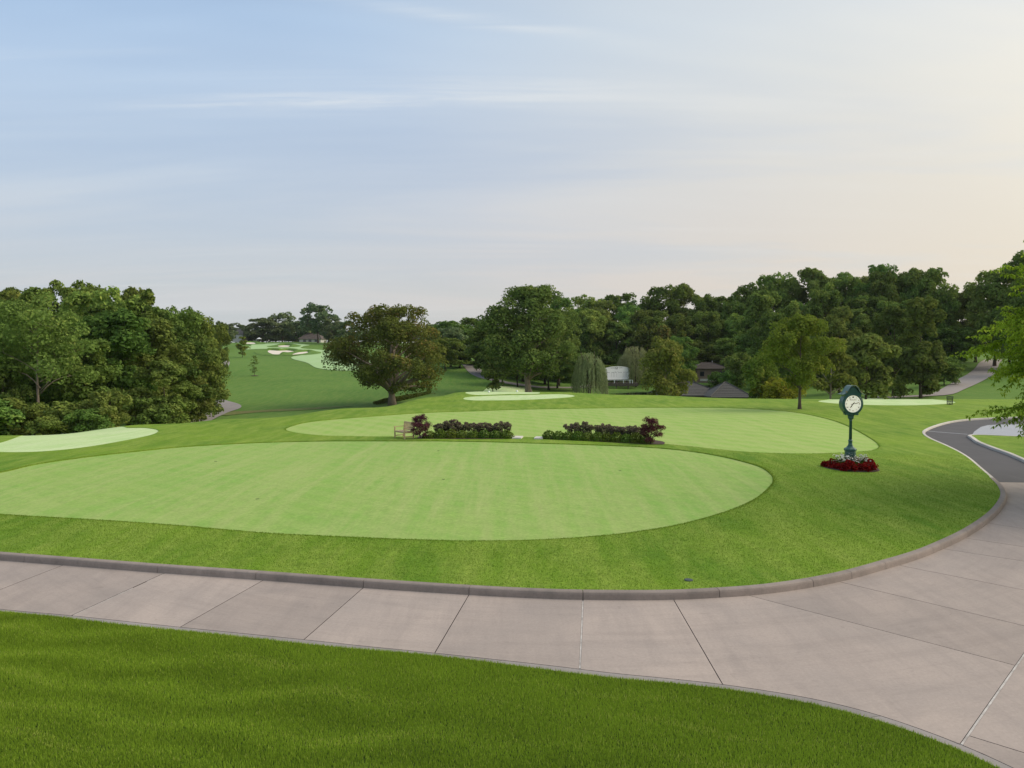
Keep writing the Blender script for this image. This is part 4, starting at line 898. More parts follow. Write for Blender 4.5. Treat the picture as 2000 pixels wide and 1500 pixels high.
# willows
def make_willow(seed, H, W, n=760):
    g = np.random.default_rng(seed); V = []; tint = []; mb = MB()
    mb.tube([(0, 0, -.4), (.1, 0, H * .3), (0, .1, H * .6)], [.35, .27, .12], 8)
    for k in range(9):
        an = k * 2.4; e = (math.cos(an) * W * .28, math.sin(an) * W * .28, H * g.uniform(.72, .93)); limb(mb, (0, 0, H * .4), e, .13, .03, g)
    for k in range(n):
        if k % 16 == 0: ca, crr = g.uniform(0, 6.283), math.sqrt(g.random()) * .5
        an = ca + g.normal() * .20; r = min(.50 + .12 * ((int(ca * 71) % 4) / 3), abs(crr + g.normal() * .04)); zc = H * (0.98 - 1.15 * (r ** 2)) * (.80 + .20 * ((int(ca * 53 + crr * 91) % 7) / 6)) * g.uniform(.92, 1.0)
        p = np.array([math.cos(an) * r * W * .92, math.sin(an) * r * W * .92, zc]); L = min(g.uniform(.35, .85) * H * (0.35 + r) * (.6 + .6 * ((int(ca * 31) % 5) / 4)), zc - .15 * g.random()); out = np.array([math.cos(an), math.sin(an), 0]) * .35
        m = max(6, int(L / .15)); tk = (int(ca * 97) % 10) / 10 * .6 + g.random() * .4
        for j in range(m):
            t = j / m; q_ = p + out * (t ** .5) * 1.2 + np.array([g.normal() * .05, g.normal() * .05, -L * t])
            a2 = g.uniform(0, 6.283); d = np.array([math.cos(a2) * .30, math.sin(a2) * .30, -1]); d /= np.linalg.norm(d); s = np.cross(d, g.normal(size=3)); s /= np.linalg.norm(s)
            l, wd = g.uniform(.22, .42), g.uniform(.04, .075); V += [q_, q_ + d * l * .5 + s * wd, q_ + d * l, q_ + d * l * .5 - s * wd]; tint.append(np.clip(.5 * tk + .5 * g.random(), 0, 1))
    V = np.array(V); Fc = np.arange(len(V)).reshape(-1, 4)
    return {'H': H, 'W': W, 'parts': [('trunk', mb.mesh('trunk', MT['bark'], True, fix=False)), ('crown', np_mesh('crown', V, Fc, MT['willow_leaf'], tint))]}
WIL = make_willow(301, 10, 7)
place(WIL, 'willow_tree', 1151, 678, 138, 6.2, 'weeping willow left of the white scoreboard', rz=0)
place(WIL, 'willow_tree', 1241, 668, 176, 8.0, 'weeping willow half hidden behind the scoreboard and golden tree', rz=2)
# clipped hedge on the crest below the oak
def box_bush(seed, rx, ry, h, n, size, leaf, spikes=0):
    g = np.random.default_rng(seed); d = g.normal(size=(n, 3)); d /= np.linalg.norm(d, axis=1)[:, None]; d[:, 2] = np.abs(d[:, 2]) * 1.0
    low = g.random(n) < .35; d[low, 2] *= .3
    P = d * np.array([rx, ry, h]) * (0.86 + .16 * g.random(n))[:, None] * (1 + .08 * np.sin(d[:, :1] * 9 + seed) * np.cos(d[:, 1:2] * 8))
    nn = d + g.normal(size=(n, 3)) * .5; nn /= np.linalg.norm(nn, axis=1)[:, None]; a = np.cross(nn, g.normal(size=(n, 3))); a /= np.linalg.norm(a, axis=1)[:, None]; b = np.cross(nn, a)
    s = size * (.6 + .8 * g.random(n)); L = a * s[:, None]; W = b * (s * .6)[:, None]
    V = np.stack([P - L, P + W, P + L, P - W], 1).reshape(-1, 3)
    return np_mesh('foliage', V, np.arange(4 * n).reshape(-1, 4), MT[leaf], np.clip(g.random(n) * .6 + .4 * (g.random(n)), 0, 1))
hp = [lawn_at(x_, y_) for x_, y_ in ((733, 788.5), (760, 785), (785, 781), (812, 777), (838, 773.5))]
def hedge_run():
    g = np.random.default_rng(5); P = catmull([(p.x, p.y) for p in hp], 0.25); n = 9000; k = g.integers(0, len(P), n); prof = g.random(n); c = hp[2]
    an = prof * math.pi; r = 0.62; X = P[k, 0] + g.normal(size=n) * .12; Y = P[k, 1] + np.cos(an) * .7; H = .78 * np.interp(k / len(P), [0, .12, 1], [.45, .9, 1.0]); Zz = np.interp(k / len(P), np.linspace(0, 1, 5), [p.z for p in hp]) + np.sin(an) ** .5 * H * (.85 + .25 * g.random(n)) - .05
    Pp = np.stack([X, Y, Zz], 1) - np.array(c); nn = np.stack([g.normal(size=n) * .4, np.cos(an) + g.normal(size=n) * .4, np.sin(an) + g.normal(size=n) * .3], 1); nn /= np.linalg.norm(nn, axis=1)[:, None]
    a = np.cross(nn, g.normal(size=(n, 3))); a /= np.linalg.norm(a, axis=1)[:, None]; b = np.cross(nn, a); s = .12 * (.6 + .8 * g.random(n))
    V = np.stack([Pp - a * s[:, None], Pp + b * s[:, None] * .6, Pp + a * s[:, None], Pp - b * s[:, None] * .6], 1).reshape(-1, 3)
    o = link('clipped_hedge', np_mesh('clipped_hedge', V, np.arange(4 * n).reshape(-1, 4), MT['hedge_leaf'], g.random(n))); o.location = c
    tag(o, 'low clipped hedge along the crest below the spreading oak', 'hedge')
hedge_run()

# ------------------------------------------------------------------ lettering
def text_mesh(body, size, mat, depth=0.004, align='CENTER'):
    cu = bpy.data.curves.new('lettering', 'FONT'); cu.body = body; cu.size = size; cu.extrude = depth; cu.align_x = align; cu.align_y = 'CENTER'
    o = bpy.data.objects.new('lettering', cu); COL.objects.link(o); dg = bpy.context.evaluated_depsgraph_get()
    me = bpy.data.meshes.new_from_object(o.evaluated_get(dg)); me.materials.clear(); me.materials.append(mat)
    bpy.data.objects.remove(o); return me
def put_text(name, body, size, mat, loc, parent, rot=0.0, sx=1.0):
    o = link(name, text_mesh(body, size, mat), parent); o.location = loc; o.rotation_euler = (math.pi / 2, rot, 0); o.scale = (sx, 1, 1); return o

# ------------------------------------------------------------------ street clock
CP = lawn_at(1660, 911)
clock = empty('street_clock', CP, 0, (.85, .85, .905)); tag(clock, 'dark green post clock with cream dial standing in the flower bed', 'clock')
S = CP.y / 1500.0 * 1.0      # metres per picture pixel at the clock
def oct_(r): return r
# panelled octagonal base
b = MB().lathe([(.33, -.05), (.33, .06), (.285, .09), (.275, .12), (.275, .78), (.31, .81), (.325, .86), (.31, .90), (.27, .93), (.20, .97), (.165, 1.02), (.15, 1.05)], 8, rot=R(22.5)).build('clock_base', MT['clock_green'], clock, bevel=.006)
for k in range(8):
    th = R(45 * k); r = .275 * math.cos(R(22.5)); c = Vector((r * math.cos(th), r * math.sin(th), .45))
    mb = MB(); w_ = .145
    for zz in (.17, .73): mb.box((c.x, c.y, zz), (.02, w_, .02), rz=th)
    for sgn in (-1, 1): mb.box((c.x - math.sin(th) * sgn * w_ / 2, c.y + math.cos(th) * sgn * w_ / 2, .45), (.02, .016, .58), rz=th)
    mb.build('base_panel', MT['clock_trim'], b)
MB().lathe([(.125, 1.04), (.12, 1.10), (.10, 1.13), (.10, 1.27), (.115, 1.29), (.115, 1.32), (.098, 1.34), (.085, 1.36)], 16).build('lower_shaft', MT['clock_green'], clock, True)
MB().lathe([(.082, 1.35), (.072, 2.30), (.088, 2.31), (.088, 2.335), (.072, 2.345)], 16).build('post', MT['clock_green'], clock, True)
for zz in (1.305, 2.325): MB().lathe([(.118 if zz < 2 else .092, zz - .012), (.122 if zz < 2 else .096, zz), (.118 if zz < 2 else .092, zz + .012)], 16).build('collar_ring', MT['clock_trim'], clock, True)
MB().lathe([(.075, 2.34), (.09, 2.37), (.135, 2.41), (.155, 2.46), (.15, 2.53), (.17, 2.56), (.16, 2.60)], 12).build('capital', MT['clock_green'], clock)
HZ = 3.165; HR = .555; D = .235
prof = []
for k in range(49):
    an = R(-58 - k * (244 / 48.0)); prof.append((HR * math.cos(an), HZ + HR * math.sin(an)))
# case outline: bottom ledge, round body, straight shoulders to the gable
case = [(-.30, 2.60), (.30, 2.60), (.33, 2.68)]
for k in range(0, 27):
    an = R(-60 + k * 3.9); case.append((HR * math.cos(an), HZ + HR * math.sin(an)))
case += [(.46, HZ + .50), (.27, HZ + .62), (.14, HZ + .80), (.0, HZ + .87), (-.14, HZ + .80), (-.27, HZ + .62), (-.46, HZ + .50)]
for k in range(26, -1, -1):
    an = R(-60 + k * 3.9); case.append((-HR * math.cos(an), HZ + HR * math.sin(an)))
case.append((-.33, 2.68))
cz = MB().prism(case, -D, D).build('clock_case', MT['clock_green'], clock, bevel=.012)
for sgn in (-1, 1):   # raised bezels on both faces
    V = []; Fs = []; pr = [(.50, 0), (.50, .03), (.455, .045), (.425, .02), (.425, 0)]; n = 48
    for i in range(n):
        th = 2 * math.pi * i / n
        for r, o in pr: V.append((r * math.cos(th), sgn * (D + .001 + o), HZ + r * math.sin(th)))
    for i in range(n):
        for j in range(4): Fs.append((i*5+j, i*5+j+1, ((i+1) % n)*5+j+1, ((i+1) % n)*5+j))
    MB().add(V, Fs).build('bezel', MT['clock_green'], cz, True)
    MB().add([(.428 * math.cos(2*math.pi*i/n), sgn * (D + .008), HZ + .428 * math.sin(2*math.pi*i/n)) for i in range(n)], [tuple(range(n))]).build('dial', MT['dial'], clock)
fy = -(D + .012)
for hr, s in zip(range(1, 12), ['I', 'II', 'III', 'IIII', 'V', 'VI', 'VII', 'VIII', 'IX', 'X', 'XI']):
    an = R(90 - 30 * hr); put_text('numeral', s, .095, MT['ink'], (.345 * math.cos(an), fy, HZ + .345 * math.sin(an)), clock, 0, .85)
put_text('dial_lettering', 'ROLEX', .105, MT['grey_ink'], (0, fy, HZ + .205), clock, 0, 1.15)
cr = MB(); cr.prism([(-.032, HZ + .305), (.032, HZ + .305), (.058, HZ + .385), (.03, HZ + .335), (.028, HZ + .395), (.008, HZ + .338), (0, HZ + .402), (-.008, HZ + .338), (-.028, HZ + .395), (-.03, HZ + .335), (-.058, HZ + .385)], fy - .004, fy); cr.build('crown_emblem', MT['ink'], clock)
def hand(ang, L, wd, name, y):
    a = R(90 - ang); d = np.array([math.cos(a), math.sin(a)]); n = np.array([-d[1], d[0]]); c0 = np.array([0, HZ])
    pts = [c0 - d * .12 + n * wd * .6, c0 - d * .12 - n * wd * .6, c0 - n * wd * .55, c0 + d * L * .72 - n * wd, c0 + d * L, c0 + d * L * .72 + n * wd, c0 + n * wd * .55]
    MB().prism([tuple(p) for p in pts], y - .004, y).build(name, MT['ink'], clock)
hand(217, .265, .026, 'hour_hand', fy - .006); hand(78, .365, .017, 'minute_hand', fy - .012)
MB().tube([(0, fy, HZ), (0, fy - .02, HZ)], [.03, .025], 12).build('hand_hub', MT['ink'], clock)
# curved sheet-metal roof
rp = [(-.60, HZ + .455), (-.50, HZ + .47), (-.40, HZ + .53), (-.31, HZ + .63), (-.235, HZ + .76), (-.16, HZ + .85), (-.08, HZ + .895), (0, HZ + .90), (.08, HZ + .895), (.16, HZ + .85), (.235, HZ + .76), (.31, HZ + .63), (.40, HZ + .53), (.50, HZ + .47), (.60, HZ + .455)]
up_ = [(x_, z_ + .028) for x_, z_ in rp]
MB().prism(rp + up_[::-1], -D - .085, D + .085).build('clock_roof', MT['clock_green'], clock, bevel=.006)
for sgn in (-1, 1):
    MB().tube([(x_, sgn * (D + .088), z_ + .014) for x_, z_ in rp], [.017] * len(rp), 6).build('roof_moulding', MT['clock_trim'], clock)
    mb = MB()
    for s2 in (-1, 1): mb.tube([(s2 * (.40 + .05 * math.cos(t) * (1 - t / 9)), sgn * (D + .10), HZ + .60 + .05 * math.sin(t) * (1 - t / 9)) for t in np.arange(0, 7.5, .5)], [.014] * 15, 5)
    mb.build('scroll_ornament', MT['gold'], clock)
for s2 in (-1, 1): MB().prism([(s2 * .30, 2.58), (s2 * .42, 2.74), (s2 * .36, 2.78), (s2 * .20, 2.60)], -.06, .06).build('bracket', MT['clock_green'], clock)

# ------------------------------------------------------------------ flower bed round the clock
bedc = lawn_at(1662, 915)
mbd = MB(); mbd.lathe([(1.42, -.04), (1.36, .03), (1.0, .06), (.2, .07)], 32); mo = mbd.build('mulch_bed', MT['mulch'], None, True); mo.location = bedc; mo.scale = (.84, .78, 1)
tag(mo, 'round mulched bed under the clock and flowers', 'flower bed')
def mound(seed, r, h, n, size, leaf):
    g = np.random.default_rng(seed); m = 26; d = g.normal(size=(m, 3)); d /= np.linalg.norm(d, axis=1)[:, None]; d[:, 2] = np.abs(d[:, 2])
    C = d * np.array([r * .78, r * .78, h * .8]) * g.uniform(.75, 1.1, (m, 1)); V, Fc, tn = leaves(C, np.full(m, r * .30), n, size, seed, up=.5, rnd=.8); return np_mesh('foliage', V, Fc, MT[leaf], tn)
RED = [mound(400 + i, .25, .30, 700, .038, 'red_leaf') for i in range(3)]
def stems(seed, r, h, n=9):
    g = np.random.default_rng(seed); mb = MB()
    for k in range(n):
        a = g.uniform(0, 6.28); q = g.uniform(.2, .9) * r; mb.tube([(0, 0, -.02), (math.cos(a) * q * .5, math.sin(a) * q * .5, h * .5), (math.cos(a) * q, math.sin(a) * q, h * .9)], [.008, .006, .004], 4)
    return mb.mesh('stem', MT['bark'], fix=False)
STEM = stems(9, .2, .3)
redpos = []
for k in range(14):
    a = 2 * math.pi * k / 14 + .1 + .12 * math.sin(k * 5.1); rr = 1.07 + .13 * math.sin(k * 2.3); redpos.append((a, math.cos(a) * rr * .84, math.sin(a) * rr * .76))
redpos.sort(key=lambda p: p[1])
fr = [p for p in redpos if p[2] < .25]; bk = [p for p in redpos if p[2] >= .25]
for row, nm in ((fr, 'front edge'), (bk, 'rear edge')):
    for i, (a, x_, y_) in enumerate(row):
        o = empty('bedding_plant', bedc + Vector((x_, y_, .03)), random.uniform(0, 6), (lambda q: (q, q, q * random.uniform(.75, 1.1)))(random.uniform(.95, 1.45)))
        link('foliage', RED[i % 3], o); link('stem', STEM, o)
        tag(o, f'{ordn[i]} dark red foliage plant from the left along the {nm} of the clock bed', 'plant', 'red bedding plants round the clock')
def white_plant(seed):
    g = np.random.default_rng(seed); V = []; tn = []; mb = MB()
    for k in range(34):
        a = g.uniform(0, 6.28); q = math.sqrt(g.random()) * .27; h = g.uniform(.30, .58); top = np.array([math.cos(a) * q, math.sin(a) * q, h]); mb.tube([(math.cos(a) * q * .3, math.sin(a) * q * .3, 0), tuple(top)], [.005, .003], 3)
        nn = np.array([g.normal() * .4, g.normal() * .4 - .3, 1]); nn /= np.linalg.norm(nn); u = np.cross(nn, [1, .2, 0]); u /= np.linalg.norm(u); v = np.cross(nn, u)
        for j in range(5):
            th = j * 1.2566; e = u * math.cos(th) + v * math.sin(th); s = np.cross(nn, e); V += [top, top + e * .02 + s * .016, top + e * .040, top + e * .02 - s * .016]; tn.append(g.random())
    V = np.array(V); pet = np_mesh('flower', V, np.arange(len(V)).reshape(-1, 4), MT['white_petal'], tn); return pet, mb.mesh('stem', MT['box_leaf'], fix=False), mound(seed, .24, .26, 260, .04, 'box_leaf')
WP = [white_plant(430 + i) for i in range(3)]
wpos = sorted([(math.cos(2 * math.pi * k / 9 + .3) * .54, math.sin(2 * math.pi * k / 9 + .3) * .48) for k in range(9)])
for row, nm in (([p for p in wpos if p[1] < 0], 'in front of'), ([p for p in wpos if p[1] >= 0], 'behind')):
    for i, (x_, y_) in enumerate(row):
        o = empty('flowering_plant', bedc + Vector((x_, y_, .05)), i * 1.3); a, b_, c_ = WP[i % 3]; link('flower', a, o)['kind'] = 'stuff'; link('stem', b_, o); link('foliage', c_, o)
        tag(o, f'{ordn[i]} white flowering plant from the left {nm} the clock base', 'plant', 'white flowers round the clock')

# ------------------------------------------------------------------ bench
bp = lawn_at(789, 855.5)
bench = empty('garden_bench', bp, R(128)); tag(bench, 'slatted teak garden bench turned away beside the left maroon maple', 'bench')
# local frame: bench faces +y, width along x
BW, BD, SH, BH = 1.15, .58, .42, .92
for x_ in (-BW / 2, BW / 2):
    MB().bar((x_, BD / 2, 0), (x_, BD / 2, .64), .06, .06).build('leg', MT['teak'], bench); MB().bar((x_, -BD / 2, 0), (x_, -BD / 2 - .10, BH), .06, .06).build('leg', MT['teak'], bench)
    MB().bar((x_, -BD / 2 - .06, .66), (x_, BD / 2 + .06, .66), .075, .035).build('armrest', MT['teak'], bench)
    MB().bar((x_, -BD / 2, SH - .05), (x_, BD / 2, SH - .05), .035, .07).build('side_rail', MT['teak'], bench); MB().bar((x_, -BD / 2, .13), (x_, BD / 2, .13), .03, .05).build('stretcher', MT['teak'], bench)
for y_ in (-BD / 2, BD / 2): MB().bar((-BW / 2, y_, SH - .05), (BW / 2, y_, SH - .05), .035, .075).build('seat_rail', MT['teak'], bench)
for k in range(7): MB().bar((-BW / 2 + .03, -BD / 2 + .06 + k * .082, SH), (BW / 2 - .03, -BD / 2 + .06 + k * .082, SH), .068, .02).build('seat_slat', MT['teak'], bench)
MB().bar((-BW / 2, -BD / 2 - .095, BH - .02), (BW / 2, -BD / 2 - .095, BH - .02), .04, .09).build('top_rail', MT['teak'], bench); MB().bar((-BW / 2, -BD / 2 - .02, SH + .07), (BW / 2, -BD / 2 - .02, SH + .07), .035, .06).build('lower_back_rail', MT['teak'], bench)
for k in range(11):
    x_ = -BW / 2 + .08 + k * (BW - .16) / 10; MB().bar((x_, -BD / 2 - .025, SH + .09), (x_, -BD / 2 - .088, BH - .05), .058, .018).build('back_slat', MT['teak'], bench)

# ------------------------------------------------------------------ shrub beds between the greens
BOX = [box_bush(500 + i, .46, .44, .60, 1500, .040, 'box_leaf') for i in range(3)]
def shrub_upright(seed, r, h, n):
    g = np.random.default_rng(seed); m = 42; C = []; Rr = []; mb = MB()
    for k in range(m):
        a = g.uniform(0, 6.28); q = math.sqrt(g.random()) * r; z = h * g.uniform(.45, 1.0) * (1 - .25 * (q / r) ** 2); C.append((math.cos(a) * q, math.sin(a) * q, z)); Rr.append(g.uniform(.08, .15)); mb.tube([(math.cos(a) * q * .3, math.sin(a) * q * .3, 0), C[-1]], [.010, .004], 4)
    V, Fc, tn = leaves(np.array(C), np.array(Rr), n, .042, seed, shell=(.2, 1.1), rnd=.9)
    hi = np.clip((V.reshape(-1, 4, 3)[:, 0, 2] / h - .35) * 1.3, 0, 1) * .52 + tn * .30   # the flower heads at the shoot tips are purple
    return np_mesh('foliage', V, Fc, MT['purple_leaf'], hi), mb.mesh('stem', MT['bark_dark'], fix=False)
PUR = [shrub_upright(520 + i, .55, 1.12, 2000) for i in range(3)]
def bed(px0, px1, y0, y1, side, nbox, npur, purx):
    for i in range(nbox):
        t = i / (nbox - 1); px = px0 + (px1 - px0) * t; p = lawn_at(px, y0 + (y1 - y0) * t - .6)
        o = empty('boxwood_bush', p - Vector((0, -.2, .02)), random.uniform(0, 6), (1, 1, random.uniform(.72, .9)) if side == 'left' else (.95, .95, random.uniform(.78, 1.0)))
        link('foliage', BOX[i % 3], o); tag(o, f'{ordn[i]} clipped boxwood from the left in the front row of the {side} shrub bed', 'bush', f'boxwoods of the {side} bed')
    for i in range(npur):
        t = i / (npur - 1); px = purx[0] + (purx[1] - purx[0]) * t; p = lawn_at(px, np.interp(px, [px0, px1], [y0, y1]) - 1.4) + Vector((0, .75, 0))
        s = random.uniform(.72, .92); o = empty('purple_shrub', p, random.uniform(0, 6), (1, 1, s)); f_, st_ = PUR[i % 3]; link('foliage', f_, o); link('stem', st_, o)
        tag(o, f'{ordn[i]} purple-tipped shrub from the left behind the boxwoods of the {side} bed', 'shrub', f'purple shrubs of the {side} bed')
def bed_ground(px, label):
    P = catmull([hit(x_, y_, zlawn_q) for x_, y_ in px], .3, True); sheet('planting_bed', P, [], 1.0, lambda x, y: zlawn(x, y) + .015, MT['mulch'], label)
bed_ground([(815, 856), (830, 857.2), (990, 857.5), (1005, 855.5), (990, 850), (900, 849), (830, 850)], 'mulched soil under the left shrub bed')
bed_ground([(1060, 857.5), (1160, 862.5), (1275, 868.3), (1296, 868.5), (1285, 861), (1180, 855), (1070, 852)], 'mulched soil under the right shrub bed')
bed(838, 990, 856.5, 857, 'left', 8, 7, (862, 982))
bed(1073, 1262, 858, 867, 'right', 11, 7, (1120, 1248))
MAR = make_tree(540, 1.55, 1.3, .16, 18, 9, 7000, .038, 'round', .035, .2, 'bark_dark', 'maroon_leaf', rnd=.9, gap=.05, subr=(.35, .6), shell=(.3, 1.35), aspect=.35)
p = lawn_at(820, 856.5); plant(MAR, 'japanese_maple', p, 1.35, 1.35, 0, 'small maroon maple beside the bench at the left bed')
p = lawn_at(1272, 867.6); plant(MAR, 'japanese_maple', p, 1.42, 1.45, 2.0, 'small maroon maple at the right end of the right bed')
def stone(px, py, lx, ly, label, rz=0):
    p = lawn_at(px, py); o = MB().box((0, 0, .03), (lx, ly, .10)).build('stone_slab', MT['stone'], None, bevel=.012); o.location = p; o.rotation_euler = (0, 0, rz); tag(o, label, 'stone slab')
stone(1011, 855.5, .55, .95, 'pale stone slab at the right end of the left bed', R(-8)); stone(1053, 856.5, .5, .85, 'pale stone slab at the left end of the right bed', R(-10)); stone(1001, 854.6, .4, .5, 'smaller pale stone slab tucked under the left bed', R(-8))

# ------------------------------------------------------------------ putting holes, valve cover, wire basket, tee markers
for px, py, lb in ((503, 973, 'small dark hole in the left half of the near green'), (866, 935, 'small dark hole in the middle of the near green'), (421, 900, 'small dark hole near the far left edge of the near green'), (1211, 918, 'small dark hole in the right half of the near green'), (856, 879.5, 'small dark hole near the far edge of the near green')):
    p = lawn_at(px, py); o = MB().lathe([(.062, -.12), (.062, -.006), (.056, -.005), (.053, -.02), (.05, -.11)], 18).build('putting_hole', MT['black_wire'], None); o.location = p - Vector((0, 0, .018)); tag(o, lb, 'golf hole')
p = lawn_at(1345, 1134.5); o = MB().lathe([(.10, -.05), (.10, .016), (.088, .022), (.02, .024)], 20).build('valve_cover', MT['cover'], None); o.location = p; tag(o, 'round dark valve cover sunk in the lawn by the kerb', 'cover')
p = lawn_at(1855, 790.5); bk_ = empty('wire_basket', p); tag(bk_, 'black wire mesh litter basket at the edge of the right tee', 'basket')
mb = MB()
for k in range(20):
    a = k * math.pi / 10; mb.tube([(.25 * math.cos(a), .25 * math.sin(a), .03), (.28 * math.cos(a), .28 * math.sin(a), .82)], [.011, .011], 4)
mb.build('mesh_wires', MT['black_wire'], bk_)
for zz, r in ((.04, .255), (.3, .262), (.56, .272), (.82, .285)): MB().tube([(r * math.cos(t), r * math.sin(t), zz) for t in np.linspace(0, 2 * math.pi, 21)], [.016] * 21, 5, False).build('ring', MT['black_wire'], bk_)
for k in range(3):
    a = k * 2.094; MB().tube([(.27 * math.cos(a), .27 * math.sin(a), -.05), (.27 * math.cos(a), .27 * math.sin(a), .2)], [.016, .016], 5).build('leg', MT['black_wire'], bk_)
for px, py, lb in ((955, 766.5, 'left white tee marker on the crest tee'), (1010, 765.5, 'right white tee marker on the crest tee')):
    p = lawn_at(px, py); o = MB().lathe([(.10, -.03), (.13, .08), (.10, .17), (.03, .2)], 12).build('tee_marker', MT['white'], None, True); o.location = p; tag(o, lb, 'tee marker')

# ------------------------------------------------------------------ scoreboard and footbridge rail
SD = 172.0; sx = at_depth(1204.5, SD); m_px = SD / F
zb = z_at(743, SD); sb = empty('scoreboard', (sx, SD, zb), R(25), (1.08, .6, 1)); tag(sb, 'white arched scoreboard standing by the pond between the willows', 'scoreboard')
W2 = 27.3 * m_px; hs = 21.0 * m_px; hc = 27.0 * m_px
arch = [(-W2, .25)] + [(W2, .25)] + [(W2 * math.cos(t), hs + (hc - hs) * math.sin(t)) for t in np.linspace(0, math.pi, 25)]
MB().prism(arch, -.35, .35).build('board_body', MT['white'], sb)
fw = MB()
for i in range(24):
    t0, t1 = math.pi * i / 24, math.pi * (i + 1) / 24; fw.bar((W2 * math.cos(t0), -.39, hs + (hc - hs) * math.sin(t0)), (W2 * math.cos(t1), -.39, hs + (hc - hs) * math.sin(t1)), .10, .14)
fw.build('arched_trim', MT['white'], sb)
for x_ in (-W2, W2): MB().bar((x_, -.38, .25), (x_, -.38, hs), .12, .12).build('side_trim', MT['white'], sb)
MB().bar((-W2, -.40, .32), (W2, -.40, .32), .14, .22).build('bottom_ledge', MT['white'], sb)
def px2(u, v): return ((u - 1000) / 2000 * 90 * m_px + (1205.0 - 1204.5) * m_px, (743 - (705 + v / 1000 * 45)) * m_px)
e0 = px2(962, 298)
MB().tube([(e0[0] + .22 * math.cos(t), -.37, e0[1] + .22 * math.sin(t)) for t in np.linspace(0, 2 * math.pi, 25)], [.07] * 25, 5, False).build('round_emblem', MT['grey_ink'], sb)
g = np.random.default_rng(3)
def scribble(u0, u1, v, hh, name='lettering_row'):
    a, b_ = px2(u0, v), px2(u1, v); x_ = a[0]; mb = MB()
    while x_ < b_[0] - .05:
        wd = g.uniform(.05, .10); mb.box((x_ + wd / 2, -.357, a[1]), (wd, .012, hh * g.uniform(.7, 1.0))); x_ += wd + g.uniform(.03, .06)
    mb.build(name, MT['grey_ink'], sb)
scribble(690, 890, 305, .13); scribble(1045, 1250, 300, .13); scribble(485, 645, 500, .12); scribble(720, 860, 498, .12); scribble(880, 970, 495, .12); scribble(1040, 1200, 497, .12); scribble(1280, 1500, 488, .12); scribble(890, 1040, 370, .05); scribble(865, 940, 470, .08); scribble(1000, 1060, 465, .08)
for u in (725, 812, 870, 965, 1275, 1365, 1430):
    a, b_ = px2(u, 510), px2(u, 690); MB().bar((a[0], -.357, a[1]), (b_[0], -.357, b_[1]), .012, .03).build('column_line', MT['grey_ink'], sb)
for x_ in (-W2 * .8, 0, W2 * .8): MB().bar((x_, 0, .3), (x_, 0, -1.2), .25, .25).build('support_post', MT['timber'], sb)
# bridge with white rail in front
FB = 170.0; zd = z_at(749, FB); fb = empty('footbridge', (at_depth(1195, FB), FB, zd)); tag(fb, 'dark timber footbridge with white rail posts below the scoreboard', 'bridge')
def fx(px): return at_depth(px, FB) - at_depth(1195, FB)
MB().bar((fx(1150), 0, 0), (fx(1246), 0, 0), 1.6, .28).build('deck', MT['timber'], fb); MB().bar((fx(1150), -.85, -.35), (fx(1246), -.85, -.35), .2, .3).build('beam', MT['timber'], fb)
for px in (1177.5, 1181.5, 1199.2, 1217, 1229.5, 1234.5): MB().bar((fx(px), -.75, .1), (fx(px), -.75, .80), .11, .14).build('rail_post', MT['white'], fb)
for zz in (.38, .78): MB().bar((fx(1168), -.75, zz), (fx(1235), -.75, zz), .06, .09).build('rail', MT['timber'] if zz < .5 else MT['white'], fb)
for px in (1180, 1203, 1226): MB().bar((fx(px), -.8, -.1), (fx(px), -.8, -1.6), .2, .2).build('pile', MT['timber'], fb)

# ------------------------------------------------------------------ buildings
def hip(name, px0, px1, d, eave_py, ridge_py, depth, ridge_in, mat_roof, mat_wall, label, wall_bot_py, over=.5, rz=0, ridge2=None):
    x0, x1 = at_depth(px0, d), at_depth(px1, d); cx = (x0 + x1) / 2; ze, zr, zb = z_at(eave_py, d), z_at(ridge_py, d), z_at(wall_bot_py, d)
    t = empty(name, (cx, d + depth / 2, zb), rz); tag(t, label, 'building'); hw = (x1 - x0) / 2; hd = depth / 2; e, r = ze - zb, zr - zb
    MB().box((0, 0, e / 2), (2 * hw - 2 * over, depth - 2 * over, e)).build('wall', mat_wall, t)
    V = [(-hw, -hd, e), (hw, -hd, e), (hw, hd, e), (-hw, hd, e), (-hw + ridge_in, 0, r), (hw - ridge_in, 0, r)]; V += [(x_, y_, z_ - .18) for x_, y_, z_ in V[:4]]
    rf = MB().add(V, [(0, 1, 5, 4), (1, 2, 5), (2, 3, 4, 5), (3, 0, 4), (0, 6, 7, 1), (1, 7, 8, 2), (2, 8, 9, 3), (3, 9, 6, 0), (6, 9, 8, 7)]).build('roof', mat_roof, t)
    for a, b_ in ((0, 4), (1, 5), (2, 5), (3, 4), (4, 5)): MB().tube([Vector(V[a]) + Vector((0, 0, .03)), Vector(V[b_]) + Vector((0, 0, .03))], [.09, .09], 5).build('ridge_cap', mat_roof, rf)
    # shingle courses
    n = 9
    for k in range(1, n):
        f_ = k / n; a = Vector(V[0]).lerp(Vector(V[4]), f_); b_ = Vector(V[1]).lerp(Vector(V[5]), f_); MB().bar(a + Vector((0, -.01, .02)), b_ + Vector((0, -.01, .02)), .06, .03).build('shingle_course', mat_roof, rf)
    return t, hw, hd, e, r, rf
t, hw, hd, e, r, rf = hip('brick_building', 1357, 1426, 160, 719.5, 709, 9, 2.6, MT['shingle_brown'], MT['brick'], 'low brown brick building with hipped roof under the wood', 748)
for x_ in (-hw * .55, hw * .1, hw * .6):
    w_ = MB().box((x_, -hd + .5 - .02, e * .62), (.9, .06, 1.0)).build('window', MT['timber'], t); MB().box((x_, -hd + .5 - .06, e * .62), (.76, .03, .86)).build('pane', MT['glass'], w_)
